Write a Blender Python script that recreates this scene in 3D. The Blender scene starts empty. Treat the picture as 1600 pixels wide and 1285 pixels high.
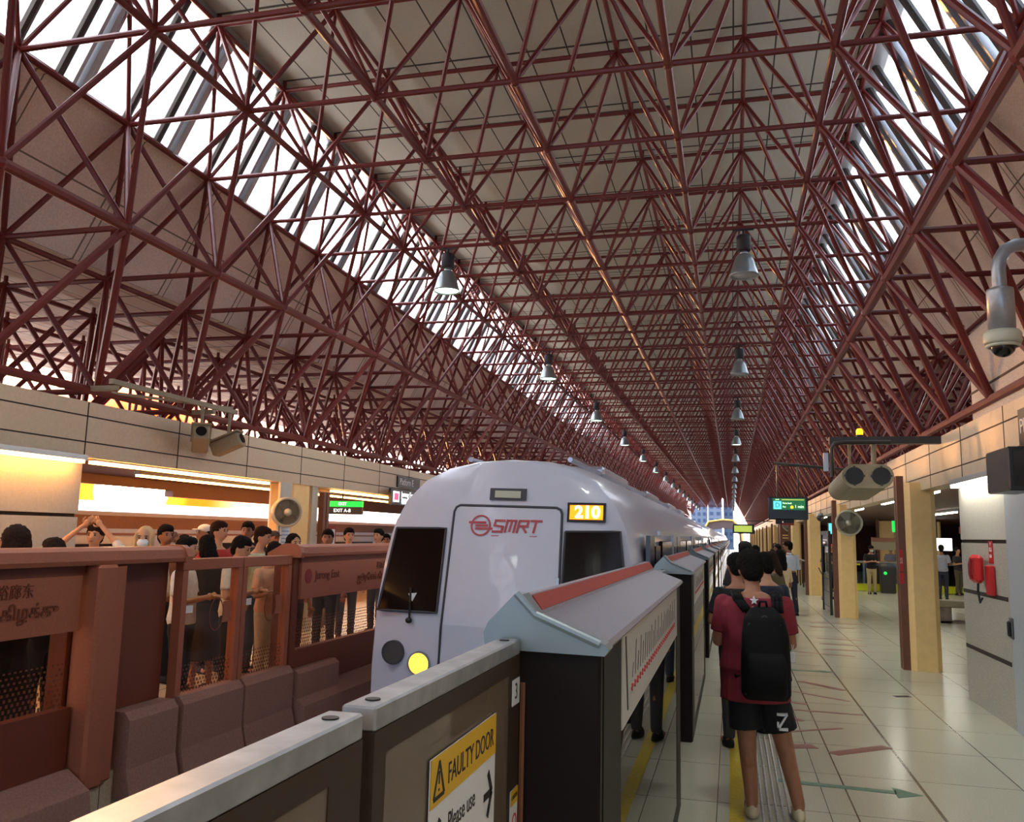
import bpy, bmesh, math, random
from mathutils import Vector, Matrix
random.seed(7)
R = math.radians
SC = bpy.context.scene
COL = SC.collection

# ------------------------------------------------------------------ camera
HC = 1.85                                   # eye height above the platform
YAW, PITCH, ROLL, FPX = 0.2526, 0.1426, 0.0221, 1335.27
_f = Vector((-math.sin(YAW)*math.cos(PITCH), math.cos(YAW)*math.cos(PITCH), math.sin(PITCH)))
_r = Vector((math.cos(YAW), math.sin(YAW), 0)); _u = _r.cross(_f)
_R = _r*math.cos(ROLL) + _u*math.sin(ROLL); _U = _u*math.cos(ROLL) - _r*math.sin(ROLL)
cam = bpy.data.cameras.new('camera'); camo = bpy.data.objects.new('camera', cam); COL.objects.link(camo)
cam.sensor_fit = 'HORIZONTAL'; cam.sensor_width = 36; cam.lens = FPX*36/1600; cam.clip_start = .05; cam.clip_end = 2000
camo.matrix_world = Matrix(((_R.x, _U.x, -_f.x, 0), (_R.y, _U.y, -_f.y, 0), (_R.z, _U.z, -_f.z, HC), (0, 0, 0, 1)))
SC.camera = camo

# ------------------------------------------------------------------ sky, sun, exposure
SUN = Vector((-.68, .862, .040)).normalized()
SKY_STRENGTH = 8.5
PEND = 170
W = bpy.data.worlds.new('sky'); SC.world = W; W.use_nodes = True
nt = W.node_tree; nt.nodes.clear(); N = nt.nodes.new; L = nt.links.new
out = N('ShaderNodeOutputWorld'); bg = N('ShaderNodeBackground'); tc = N('ShaderNodeTexCoord')
sep = N('ShaderNodeSeparateXYZ'); ramp = N('ShaderNodeValToRGB'); mr = N('ShaderNodeMapRange')
mr.inputs['From Min'].default_value = -.3; mr.inputs['From Max'].default_value = 1
L(tc.outputs['Generated'], sep.inputs[0]); L(sep.outputs['Z'], mr.inputs['Value']); L(mr.outputs[0], ramp.inputs[0])
cr = ramp.color_ramp
cr.elements[0].position = 0; cr.elements[0].color = (.28, .23, .19, 1)
cr.elements[1].position = 1; cr.elements[1].color = (.62, .74, .95, 1)
for p, c in ((.215, (.46, .36, .28, 1)), (.235, (1.1, .98, .95, 1)), (.4, (1.05, 1.02, 1.04, 1)), (.7, (.80, .90, 1.05, 1))):
    e = cr.elements.new(p); e.color = c
dot = N('ShaderNodeVectorMath'); dot.operation = 'DOT_PRODUCT'; dot.inputs[1].default_value = SUN
L(tc.outputs['Generated'], dot.inputs[0])
prev = ramp.outputs[0]
for lo, hi, colr in ((.15, -.35, (.12, .16, .22, 1)), (.95, .992, (1.1, .62, .36, 1)), (.988, .9972, (.70, .052, .003, 1)), (.9982, .9993, (1.0, .20, .010, 1))):
    m = N('ShaderNodeMapRange'); m.inputs['From Min'].default_value = lo; m.inputs['From Max'].default_value = hi; m.interpolation_type = 'SMOOTHSTEP' if lo < hi else 'LINEAR'
    L(dot.outputs['Value'], m.inputs['Value']); mx = N('ShaderNodeMix'); mx.data_type = 'RGBA'; mx.inputs[7].default_value = colr
    L(m.outputs[0], mx.inputs[0]); L(prev, mx.inputs[6]); prev = mx.outputs[2]
for lo, hi, colr, mul in ((.9993, .9998, (1.0, .80, .30, 1), 30.0),):
    m = N('ShaderNodeMapRange'); m.inputs['From Min'].default_value = lo; m.inputs['From Max'].default_value = hi
    m.interpolation_type = 'SMOOTHSTEP'; L(dot.outputs['Value'], m.inputs['Value'])
    mm = N('ShaderNodeMath'); mm.operation = 'MULTIPLY'; mm.inputs[1].default_value = mul; L(m.outputs[0], mm.inputs[0])
    sc_ = N('ShaderNodeVectorMath'); sc_.operation = 'SCALE'; sc_.inputs[0].default_value = colr[:3]; L(mm.outputs[0], sc_.inputs['Scale'])
    ad = N('ShaderNodeVectorMath'); ad.operation = 'ADD'; L(prev, ad.inputs[0]); L(sc_.outputs[0], ad.inputs[1]); prev = ad.outputs[0]
L(prev, bg.inputs[0]); bg.inputs[1].default_value = SKY_STRENGTH; L(bg.outputs[0], out.inputs[0])

sl = bpy.data.lights.new('low_sun', 'SUN'); sl.energy = 4.5; sl.color = (1.0, .42, .12); sl.angle = R(1.2)
so = bpy.data.objects.new('low_sun', sl); COL.objects.link(so)
so.rotation_euler = (-SUN).to_track_quat('-Z', 'Y').to_euler(); so.location = SUN*60

SC.view_settings.view_transform = 'Standard'; SC.view_settings.look = 'None'
SC.view_settings.exposure = 0.36; SC.view_settings.gamma = 1.0; SC.view_settings.use_curve_mapping = False
try:
    SC.cycles.use_denoising = True; SC.cycles.max_bounces = 8; SC.cycles.transparent_max_bounces = 16
    SC.cycles.diffuse_bounces = 4; SC.cycles.glossy_bounces = 3; SC.cycles.sample_clamp_indirect = 6
    SC.cycles.caustics_reflective = False; SC.cycles.caustics_refractive = False
except Exception: pass

# ------------------------------------------------------------------ helpers
def s2l(c): return c/12.92 if c <= .04045 else ((c+.055)/1.055)**2.4
def rgb(r, g, b): return (s2l(r/255), s2l(g/255), s2l(b/255), 1)

MATS = {}
def mat(name, col=(200, 200, 200), rough=.6, metal=0, emit=0, speck=0, scale=60, bump=0, spec=.5, coat=0, alpha=1):
    m = bpy.data.materials.new(name); m.use_nodes = True; nt = m.node_tree; b = nt.nodes['Principled BSDF']
    c = rgb(*col); b.inputs['Base Color'].default_value = c; b.inputs['Roughness'].default_value = rough
    b.inputs['Metallic'].default_value = metal; b.inputs['Specular IOR Level'].default_value = spec
    b.inputs['Coat Weight'].default_value = coat; b.inputs['Alpha'].default_value = alpha
    if emit: b.inputs['Emission Color'].default_value = c; b.inputs['Emission Strength'].default_value = emit
    if speck or bump:
        t = nt.nodes.new('ShaderNodeTexCoord'); n = nt.nodes.new('ShaderNodeTexNoise')
        n.inputs['Scale'].default_value = scale; n.inputs['Detail'].default_value = 4; nt.links.new(t.outputs['Object'], n.inputs['Vector'])
        if speck:
            mx = nt.nodes.new('ShaderNodeMapRange'); mx.inputs['From Min'].default_value = .3; mx.inputs['From Max'].default_value = .7
            mx.inputs['To Min'].default_value = 1-speck; mx.inputs['To Max'].default_value = 1+speck
            sc = nt.nodes.new('ShaderNodeVectorMath'); sc.operation = 'SCALE'; sc.inputs[0].default_value = c[:3]
            nt.links.new(n.outputs['Fac'], mx.inputs['Value']); nt.links.new(mx.outputs[0], sc.inputs['Scale']); nt.links.new(sc.outputs[0], b.inputs['Base Color'])
        if bump:
            bp = nt.nodes.new('ShaderNodeBump'); bp.inputs['Strength'].default_value = bump; bp.inputs['Distance'].default_value = .01
            nt.links.new(n.outputs['Fac'], bp.inputs['Height']); nt.links.new(bp.outputs[0], b.inputs['Normal'])
    MATS[name] = m; return m

def lines(m, specs, col):
    """dark joint lines in a material: specs = (axis, period, offset, width, softness ignored)."""
    nt = m.node_tree; b = nt.nodes['Principled BSDF']
    t = nt.nodes.new('ShaderNodeTexCoord'); sp = nt.nodes.new('ShaderNodeSeparateXYZ'); nt.links.new(t.outputs['Object'], sp.inputs[0])
    acc = None
    for ax, per, off, wid in specs:
        a = nt.nodes.new('ShaderNodeMath'); a.operation = 'SUBTRACT'; a.inputs[1].default_value = off; nt.links.new(sp.outputs[ax], a.inputs[0])
        if per:
            d = nt.nodes.new('ShaderNodeMath'); d.operation = 'FLOORED_MODULO'; d.inputs[1].default_value = per; nt.links.new(a.outputs[0], d.inputs[0])
        else:
            d = nt.nodes.new('ShaderNodeMath'); d.operation = 'ABSOLUTE'; nt.links.new(a.outputs[0], d.inputs[0])
        l = nt.nodes.new('ShaderNodeMath'); l.operation = 'LESS_THAN'; l.inputs[1].default_value = wid; nt.links.new(d.outputs[0], l.inputs[0])
        if acc is None: acc = l.outputs[0]
        else:
            x = nt.nodes.new('ShaderNodeMath'); x.operation = 'MAXIMUM'; nt.links.new(acc, x.inputs[0]); nt.links.new(l.outputs[0], x.inputs[1]); acc = x.outputs[0]
    mx = nt.nodes.new('ShaderNodeMix'); mx.data_type = 'RGBA'
    src = b.inputs['Base Color']
    if src.is_linked: nt.links.new(src.links[0].from_socket, mx.inputs[6])
    else: mx.inputs[6].default_value = src.default_value[:]
    mx.inputs[7].default_value = rgb(*col); nt.links.new(acc, mx.inputs[0]); nt.links.new(mx.outputs[2], b.inputs['Base Color'])
    return m

def glass(name, tint, trans, gloss_rough=.03, body=None, ior=1.5):
    """thin pane: see-through tint + mirror by Fresnel (+ optional milky body share)."""
    m = bpy.data.materials.new(name); m.use_nodes = True; nt = m.node_tree; nt.nodes.clear()
    o = nt.nodes.new('ShaderNodeOutputMaterial'); tr = nt.nodes.new('ShaderNodeBsdfTransparent'); gl = nt.nodes.new('ShaderNodeBsdfGlossy')
    fr = nt.nodes.new('ShaderNodeFresnel'); fr.inputs[0].default_value = ior; gl.inputs['Roughness'].default_value = gloss_rough
    c = rgb(*tint); tr.inputs[0].default_value = (c[0]*trans, c[1]*trans, c[2]*trans, 1)
    mx = nt.nodes.new('ShaderNodeMixShader'); base = tr.outputs[0]
    if body:
        df = nt.nodes.new('ShaderNodeBsdfDiffuse'); df.inputs[0].default_value = rgb(*body[0]); m2 = nt.nodes.new('ShaderNodeMixShader')
        m2.inputs[0].default_value = body[1]; nt.links.new(tr.outputs[0], m2.inputs[1]); nt.links.new(df.outputs[0], m2.inputs[2]); base = m2.outputs[0]
    ge = nt.nodes.new('ShaderNodeNewGeometry'); iv = nt.nodes.new('ShaderNodeMath'); iv.operation = 'SUBTRACT'; iv.inputs[0].default_value = 1; nt.links.new(ge.outputs['Backfacing'], iv.inputs[1])
    mu = nt.nodes.new('ShaderNodeMath'); mu.operation = 'MULTIPLY'; nt.links.new(fr.outputs[0], mu.inputs[0]); nt.links.new(iv.outputs[0], mu.inputs[1])
    nt.links.new(mu.outputs[0], mx.inputs[0]); nt.links.new(base, mx.inputs[1]); nt.links.new(gl.outputs[0], mx.inputs[2]); nt.links.new(mx.outputs[0], o.inputs[0])
    MATS[name] = m; return m

ORIG = {}
def wloc(o):
    v = Vector((0, 0, 0))
    while o is not None: v += o.location; o = o.parent
    return v
def tag(o, label=None, cat=None, group=None, kind=None):
    if label: o['label'] = label
    if cat: o['category'] = cat
    if group: o['group'] = group
    if kind: o['kind'] = kind
    return o
def empty(name, loc=(0, 0, 0), label=None, cat=None, group=None, rz=0):
    o = bpy.data.objects.new(name, None); COL.objects.link(o); o.location = loc; o.rotation_euler.z = rz; o.empty_display_size = .1
    return tag(o, label, cat, group)
def link_mesh(name, me, m, parent=None, smooth=False):
    o = bpy.data.objects.new(name, me); COL.objects.link(o)
    for x in (m if isinstance(m, (list, tuple)) else [m]): me.materials.append(MATS[x] if isinstance(x, str) else x)
    if smooth:
        me.polygons.foreach_set('use_smooth', [True]*len(me.polygons))
    if parent: o.parent = parent
    return o
def kids(o): return [c for c in o.children]
def copy_tree(o, parent=None):
    c = o.copy(); COL.objects.link(c); c.parent = parent
    for ch in kids(o): copy_tree(ch, c)
    return c

class MB:
    def __init__(s): s.v = []; s.f = []; s.mi = []; s.cur = 0
    def add(s, vs, fs):
        n = len(s.v); s.v += [tuple(v) for v in vs]; s.f += [tuple(i+n for i in f) for f in fs]; s.mi += [s.cur]*len(fs); return s
    def m(s, i): s.cur = i; return s
    def box(s, x0, x1, y0, y1, z0, z1, bev=0):
        if bev:
            b = bev; 
            # chamfered box: 24 verts
            X = (x0, x1); Y = (y0, y1); Z = (z0, z1); vs = []; idx = {}
            for i in (0, 1):
                for j in (0, 1):
                    for k in (0, 1):
                        sx, sy, sz = (1, -1)[i], (1, -1)[j], (1, -1)[k]
                        for a in range(3):
                            p = [X[i], Y[j], Z[k]]
                            for q, sg in ((0, sx), (1, sy), (2, sz)):
                                if q != a: p[q] += sg*b
                            idx[i, j, k, a] = len(vs); vs.append(p)
            fs = []
            for a in range(3):
                o1, o2 = [q for q in range(3) if q != a]
                for e in (0, 1):
                    loop = []
                    for c1, c2 in ((0, 0), (1, 0), (1, 1), (0, 1)):
                        t = [0, 0, 0]; t[a] = e; t[o1] = c1; t[o2] = c2; loop.append(idx[t[0], t[1], t[2], a])
                    fs.append(loop)
                # edges along axis a
                for c1 in (0, 1):
                    for c2 in (0, 1):
                        q = []
                        for e in (0, 1):
                            t = [0, 0, 0]; t[a] = e; t[o1] = c1; t[o2] = c2
                            q.append((idx[t[0], t[1], t[2], o1], idx[t[0], t[1], t[2], o2]))
                        fs.append([q[0][0], q[1][0], q[1][1], q[0][1]])
            for i in (0, 1):
                for j in (0, 1):
                    for k in (0, 1): fs.append([idx[i, j, k, 0], idx[i, j, k, 1], idx[i, j, k, 2]])
            return s.add(vs, fs)
        v = [(x, y, z) for x in (x0, x1) for y in (y0, y1) for z in (z0, z1)]
        return s.add(v, [(0, 1, 3, 2), (4, 6, 7, 5), (0, 4, 5, 1), (2, 3, 7, 6), (0, 2, 6, 4), (1, 5, 7, 3)])
    def tube(s, p0, p1, r, n=6, r1=None, caps=True):
        p0 = Vector(p0); p1 = Vector(p1); d = (p1-p0)
        if d.length < 1e-6: return s
        d.normalize(); a = d.orthogonal().normalized(); b = d.cross(a); r1 = r if r1 is None else r1
        vs = []
        for p, q in ((p0, r), (p1, r1)):
            for k in range(n):
                t = 2*math.pi*k/n; vs.append(p+a*(math.cos(t)*q)+b*(math.sin(t)*q))
        fs = [(k, (k+1) % n, n+(k+1) % n, n+k) for k in range(n)]
        if caps: fs += [tuple(range(n-1, -1, -1)), tuple(range(n, 2*n))]
        return s.add(vs, fs)
    def path(s, pts, r, n=10):
        pts = [Vector(p) for p in pts]; rr = r if isinstance(r, (list, tuple)) else [r]*len(pts); rings = []
        a = None
        for i, p in enumerate(pts):
            d = (pts[min(i+1, len(pts)-1)]-pts[max(i-1, 0)]).normalized()
            a = d.orthogonal().normalized() if a is None else (a-d*a.dot(d)).normalized()
            b = d.cross(a); rings.append([p+a*(math.cos(2*math.pi*k/n)*rr[i])+b*(math.sin(2*math.pi*k/n)*rr[i]) for k in range(n)])
        vs = [v for ring in rings for v in ring]; fs = []
        for i in range(len(pts)-1):
            for k in range(n): fs.append((i*n+k, i*n+(k+1) % n, (i+1)*n+(k+1) % n, (i+1)*n+k))
        fs += [tuple(range(n-1, -1, -1)), tuple(range((len(pts)-1)*n, len(pts)*n))]
        return s.add(vs, fs)
    def loft(s, rings, n=16, sup=1.0):
        """rings: (cx, cy, cz, rx, ry) horizontal ellipses, closed at both ends."""
        vs = []
        for cx, cy, cz, rx, ry in rings:
            for k in range(n):
                t = 2*math.pi*k/n; c, q = math.cos(t), math.sin(t)
                vs.append((cx+rx*math.copysign(abs(c)**sup, c), cy+ry*math.copysign(abs(q)**sup, q), cz))
        fs = []
        for i in range(len(rings)-1):
            for k in range(n): fs.append((i*n+k, i*n+(k+1) % n, (i+1)*n+(k+1) % n, (i+1)*n+k))
        fs += [tuple(range(n-1, -1, -1)), tuple(range((len(rings)-1)*n, len(rings)*n))]
        return s.add(vs, fs)
    def lathe(s, prof, c=(0, 0, 0), n=20, axis='z', close=False):
        vs = []
        for r, h in prof:
            for k in range(n):
                t = 2*math.pi*k/n; x, y = r*math.cos(t), r*math.sin(t)
                p = (x, y, h) if axis == 'z' else ((h, x, y) if axis == 'x' else (y, h, x))
                vs.append((p[0]+c[0], p[1]+c[1], p[2]+c[2]))
        fs = []; q = len(prof)
        for i in range(q-1 if not close else q):
            for k in range(n): j = (i+1) % q; fs.append((i*n+k, i*n+(k+1) % n, j*n+(k+1) % n, j*n+k))
        if not close: fs += [tuple(range(n-1, -1, -1)), tuple(range((q-1)*n, q*n))]
        return s.add(vs, fs)
    def ball(s, c, r, n=12, m=8, rot=None):
        r = r if isinstance(r, (list, tuple)) else (r, r, r); vs = []
        for i in range(m+1):
            ph = math.pi*i/m
            for k in range(n):
                t = 2*math.pi*k/n; p = Vector((r[0]*math.sin(ph)*math.cos(t), r[1]*math.sin(ph)*math.sin(t), r[2]*math.cos(ph)))
                if rot is not None: p = rot @ p
                vs.append(p+Vector(c))
        fs = []
        for i in range(m):
            for k in range(n): fs.append((i*n+k, (i+1)*n+k, (i+1)*n+(k+1) % n, i*n+(k+1) % n))
        return s.add(vs, fs)
    def cap(s, p0, p1, r0, r1, n=10):
        return s.tube(p0, p1, r0, n, r1).ball(p0, r0, n, 6).ball(p1, r1, n, 6)
    def prism(s, poly, axis, a0, a1):
        """poly in the two other axes (in order), extruded along axis from a0 to a1."""
        n = len(poly); vs = []
        for a in (a0, a1):
            for p, q in poly: vs.append({'x': (a, p, q), 'y': (p, a, q), 'z': (p, q, a)}[axis])
        return s.add(vs, [tuple(range(n-1, -1, -1)), tuple(range(n, 2*n))]+[(k, (k+1) % n, n+(k+1) % n, n+k) for k in range(n)])
    def quad(s, *p): return s.add(p, [tuple(range(len(p)))])
    def xf(s, M):
        s.v = [tuple(M @ Vector(v)) for v in s.v]; return s
    def mesh(s, name, off=(0, 0, 0), fix=True):
        me = bpy.data.meshes.new(name); me.from_pydata([(a-off[0], b-off[1], c-off[2]) for a, b, c in s.v], [], s.f)
        me.polygons.foreach_set('material_index', s.mi)
        if fix:
            bm = bmesh.new(); bm.from_mesh(me); bmesh.ops.remove_doubles(bm, verts=bm.verts, dist=1e-5) if fix == 2 else None
            bmesh.ops.recalc_face_normals(bm, faces=bm.faces); bm.to_mesh(me); bm.free()
        me.update(); return me
    def build(s, name, m, parent=None, smooth=False, local=False, fix=True):
        off = wloc(parent) if parent is not None and not local else Vector((0, 0, 0))
        return link_mesh(name, s.mesh(name, off, fix), m, parent, smooth)

def one(name, mb, m, label, cat, loc=None, group=None, smooth=False):
    """a thing that is a single mesh, its origin at its base."""
    if loc is None:
        xs = [v[0] for v in mb.v]; ys = [v[1] for v in mb.v]; zs = [v[2] for v in mb.v]
        loc = ((min(xs)+max(xs))/2, (min(ys)+max(ys))/2, min(zs))
    o = link_mesh(name, mb.mesh(name, loc), m, None, smooth); o.location = loc
    return tag(o, label, cat, group)
def struct(name, mb, m, label=None, parent=None, smooth=False):
    o = mb.build(name, m, parent, smooth)
    if parent is None: o['kind'] = 'structure'
    if label: o['label'] = label
    return o

def text(name, body, size, org, right, up, m, parent=None, align='CENTER', sx=1, depth=.002, bold=0, shear=0):
    cu = bpy.data.curves.new(name, 'FONT'); cu.body = body; cu.size = size; cu.align_x = align; cu.align_y = 'CENTER'; cu.extrude = depth
    cu.offset = bold; cu.shear = shear; cu.resolution_u = 3
    o = bpy.data.objects.new(name, cu); COL.objects.link(o); bpy.context.view_layer.update()
    me = bpy.data.meshes.new_from_object(o.evaluated_get(bpy.context.evaluated_depsgraph_get()))
    bpy.data.objects.remove(o); bpy.data.curves.remove(cu)
    me.materials.clear()
    rv = Vector(right); uv = Vector(up); nv = rv.cross(uv); og = Vector(org)-(wloc(parent) if parent else Vector((0, 0, 0)))
    for v in me.vertices: v.co = og+rv*(v.co.x*sx)+uv*v.co.y+nv*v.co.z
    me.name = name
    return link_mesh(name, me, m, parent)

def remesh(mb, voxel, smooth=4, name='body'):
    me = mb.mesh(name); o = bpy.data.objects.new('tmp', me); COL.objects.link(o)
    r = o.modifiers.new('r', 'REMESH'); r.mode = 'VOXEL'; r.voxel_size = voxel
    if smooth: q = o.modifiers.new('s', 'SMOOTH'); q.iterations = smooth; q.factor = .5
    dg = bpy.context.evaluated_depsgraph_get(); dg.update()
    res = bpy.data.meshes.new_from_object(o.evaluated_get(dg)); bpy.data.objects.remove(o); bpy.data.meshes.remove(me)
    res.name = name; res.materials.clear(); return res
def append_mb(me, mb):
    bm = bmesh.new(); bm.from_mesh(me); t = mb.mesh('t'); bm.from_mesh(t); bm.to_mesh(me); bm.free(); bpy.data.meshes.remove(t); me.update(); return me
# ------------------------------------------------------------------ materials
mat('truss_red', (104, 29, 23), .45, speck=.08, scale=3)
cz = mat('ceiling_panel', (190, 190, 174), .85, speck=.10, scale=90)
TY0 = 9.135
lines(cz, (('Y', 1.725, TY0-.04, .045), ('Y', 1.725, TY0+.19, .028), ('X', .56, .1, .022)), (66, 60, 52))
sz = mat('slope_panel', (232, 214, 198), .85, speck=.12, scale=40)
lines(sz, (('Y', 1.725, .35, .03), ('Y', 1.725, .47, .02), ('Z', .86, .05, .02)), (130, 112, 96))
oz = mat('soffit_panel', (238, 220, 194), .85, speck=.08, scale=60)
lines(oz, (('Y', 1.725, .35, .04), ('X', .42, .1, .018)), (110, 92, 76))
mat('fascia', (205, 183, 152), .42, speck=.05, scale=25)
mat('joint_dark', (52, 38, 30), .8)
mat('wall_panel', (176, 170, 154), .55, speck=.30, scale=110)
mat('wall_pale', (196, 192, 178), .5, speck=.06, scale=30)
mat('pillar_stone', (186, 170, 156), .8, speck=.22, scale=70)
mat('door_grey', (176, 182, 184), .4, speck=.03, scale=20)
mat('concrete', (120, 108, 98), .85, speck=.2, scale=8)
mat('column_yellow', (252, 212, 142), .5, speck=.04, scale=12)
mat('brown_paint', (120, 74, 50), .5, speck=.12, scale=20)
mat('dark_timber', (92, 52, 36), .6, speck=.15, scale=6)
fl = mat('floor_terrazzo', (206, 204, 180), .20, speck=.16, scale=120, spec=.6)
lines(fl, (('X', 0, 1.37, .012), ('X', 0, 2.12, .006), ('X', 0, .80, .006), ('X', .75, 2.87, .006), ('Y', 1.05, .25, .008)), (96, 92, 80))
lf = mat('floor_left', (204, 186, 158), .25, speck=.12, scale=60)
lines(lf, (('X', .75, 0, .01), ('Y', 1.05, .2, .01)), (110, 96, 80))
mat('ballast', (74, 64, 56), .95, speck=.4, scale=30, bump=.6)
mat('rail_steel', (120, 110, 100), .35, metal=.9)
mat('steel', (168, 168, 170), .30, metal=.85, speck=.05, scale=15)
mat('steel_worn', (178, 178, 178), .5, metal=.9, speck=.18, scale=14)
mat('steel_dark', (70, 66, 62), .4, metal=.6)
mat('alu', (182, 184, 186), .38, metal=.7)
mat('cap_grey', (150, 146, 156), .42, metal=.35, speck=.16, scale=160)
mat('cap_end', (134, 144, 146), .35, metal=.2)
mat('red_strip', (168, 58, 44), .5, speck=.12, scale=60)
mat('psd_dark', (30, 21, 17), .5, speck=.05, scale=20, spec=.15)
mat('psd_frame', (60, 44, 34), .5, speck=.05, scale=20, spec=.25)
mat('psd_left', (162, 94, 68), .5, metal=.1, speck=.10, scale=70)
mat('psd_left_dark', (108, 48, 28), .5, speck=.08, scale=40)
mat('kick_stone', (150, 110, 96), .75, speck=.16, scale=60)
mat('map_white', (196, 192, 184), .4)
mat('black', (18, 17, 18), .5); mat('black_gloss', (14, 14, 16), .15)
mat('ink', (26, 22, 24), .6)
mat('red', (196, 34, 36), .45); mat('red_dark', (140, 30, 32), .5); mat('white', (226, 226, 224), .5)
mat('yellow_line', (200, 176, 40), .5, speck=.14, scale=30); mat('sign_yellow', (224, 176, 30), .5)
mat('green_mark', (104, 142, 116), .4, speck=.1, scale=30); mat('red_mark', (150, 92, 82), .4, speck=.15, scale=30)
mat('train_white', (192, 194, 208), .32, speck=.02, scale=6, coat=.4)
mat('train_steel', (168, 168, 178), .3, metal=.55, speck=.04, scale=8)
mat('train_black', (26, 22, 22), .25); mat('gasket', (58, 58, 64), .6)
mat('win_dark', (26, 16, 14), .12, spec=.15)
mat('logo_red', (170, 60, 66), .5)
mat('led_orange', (255, 120, 10), .5, emit=2.2); mat('led_text', (255, 236, 150), .5, emit=3.2)
mat('head_amber', (255, 176, 44), .4, emit=4); mat('lamp_off', (74, 70, 68), .3)
mat('tube_white', (255, 250, 235), .5, emit=16); mat('tube_warm', (255, 172, 84), .5, emit=26)
mat('lens_green', (214, 255, 222), .5, emit=6); mat('lens_off', (176, 182, 186), .3)
mat('reflector', (150, 160, 160), .3, metal=.6); mat('ballast_box', (44, 38, 40), .6)
mat('screen_black', (20, 24, 26), .3); mat('screen_green', (30, 96, 60), .5, emit=.8); mat('screen_cyan', (90, 210, 230), .5, emit=1.3)
mat('screen_text', (210, 250, 200), .5, emit=1.6); mat('screen_lime', (176, 196, 84), .5, emit=.7); mat('sign_green', (20, 190, 70), .5, emit=1.2)
mat('sign_white', (240, 245, 240), .5, emit=1.5); mat('sign_pink', (230, 90, 130), .5, emit=.8); mat('beacon', (255, 170, 20), .5, emit=3)
mat('speaker_body', (150, 138, 112), .6, speck=.12, scale=60); mat('fan_body', (186, 180, 160), .45); mat('fan_grill', (140, 134, 116), .4, metal=.4)
mat('strip_yellow', (225, 235, 30), .5)
mat('bench_stone', (140, 130, 104), .6, speck=.15, scale=40)
mat('bldg', (112, 122, 140), .8); mat('bldg_win', (66, 80, 108), .4); mat('arch_yellow', (200, 165, 70), .6); mat('arch_dark', (80, 62, 60), .7)
mat('poster', (214, 226, 234), .5); mat('poster_ink', (120, 150, 180), .5)
mat('cctv_grey', (150, 152, 154), .35, metal=.5, speck=.05, scale=30); mat('cctv_ring', (178, 178, 158), .5)
mat('bag_black', (11, 10, 11), .75, speck=.15, scale=40, bump=.2, spec=.2); mat('bag_mesh', (48, 46, 48), .5)
glass('glass_psd', (190, 180, 170), .55, .02, ((150, 130, 108), .5), 1.35)
glass('glass_panel', (120, 112, 104), .25, .015, ((70, 62, 56), .15), 1.9)
glass('glass_left', (255, 244, 230), .98, .03, None, 1.25)
glass('glass_clear', (210, 220, 216), .85, .02)
sk = bpy.data.materials.new('skylight_glass'); sk.use_nodes = True; MATS['skylight_glass'] = sk; _n = sk.node_tree; _n.nodes.clear()
_o = _n.nodes.new('ShaderNodeOutputMaterial'); _t = _n.nodes.new('ShaderNodeBsdfTransparent'); _d = _n.nodes.new('ShaderNodeBsdfTranslucent'); _m = _n.nodes.new('ShaderNodeMixShader')
_m.inputs[0].default_value = .55; _d.inputs[0].default_value = (.95, .96, 1, 1); _n.links.new(_t.outputs[0], _m.inputs[1]); _n.links.new(_d.outputs[0], _m.inputs[2]); _n.links.new(_m.outputs[0], _o.inputs[0])

# ------------------------------------------------------------------ the setting
CX = -2.27; MX = 1.68; MY = 1.725
BZ, TZ, EZ, PZ = 6.85, 8.41, 5.13, 3.42
BY0, EY0, PY0 = 8.62, 7.76, 8.5
J0, J1 = -9, 78
def B(i, j): return (CX+i*MX, BY0+MY*j, BZ)
def T(i, j): return (CX+(i+.5)*MX, TY0+MY*j, TZ)          # i = -3..2, sits between rows j and j+1
def E(s, k, j): return (CX+s*(2.5+k)*MX, EY0+MY*j, EZ)      # side s, between rows j-1 and j
def P(s, k, j): return (CX+s*(3+k)*MX, PY0+MY*j, PZ)
YA, YB = -14.5, 144.0

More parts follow.
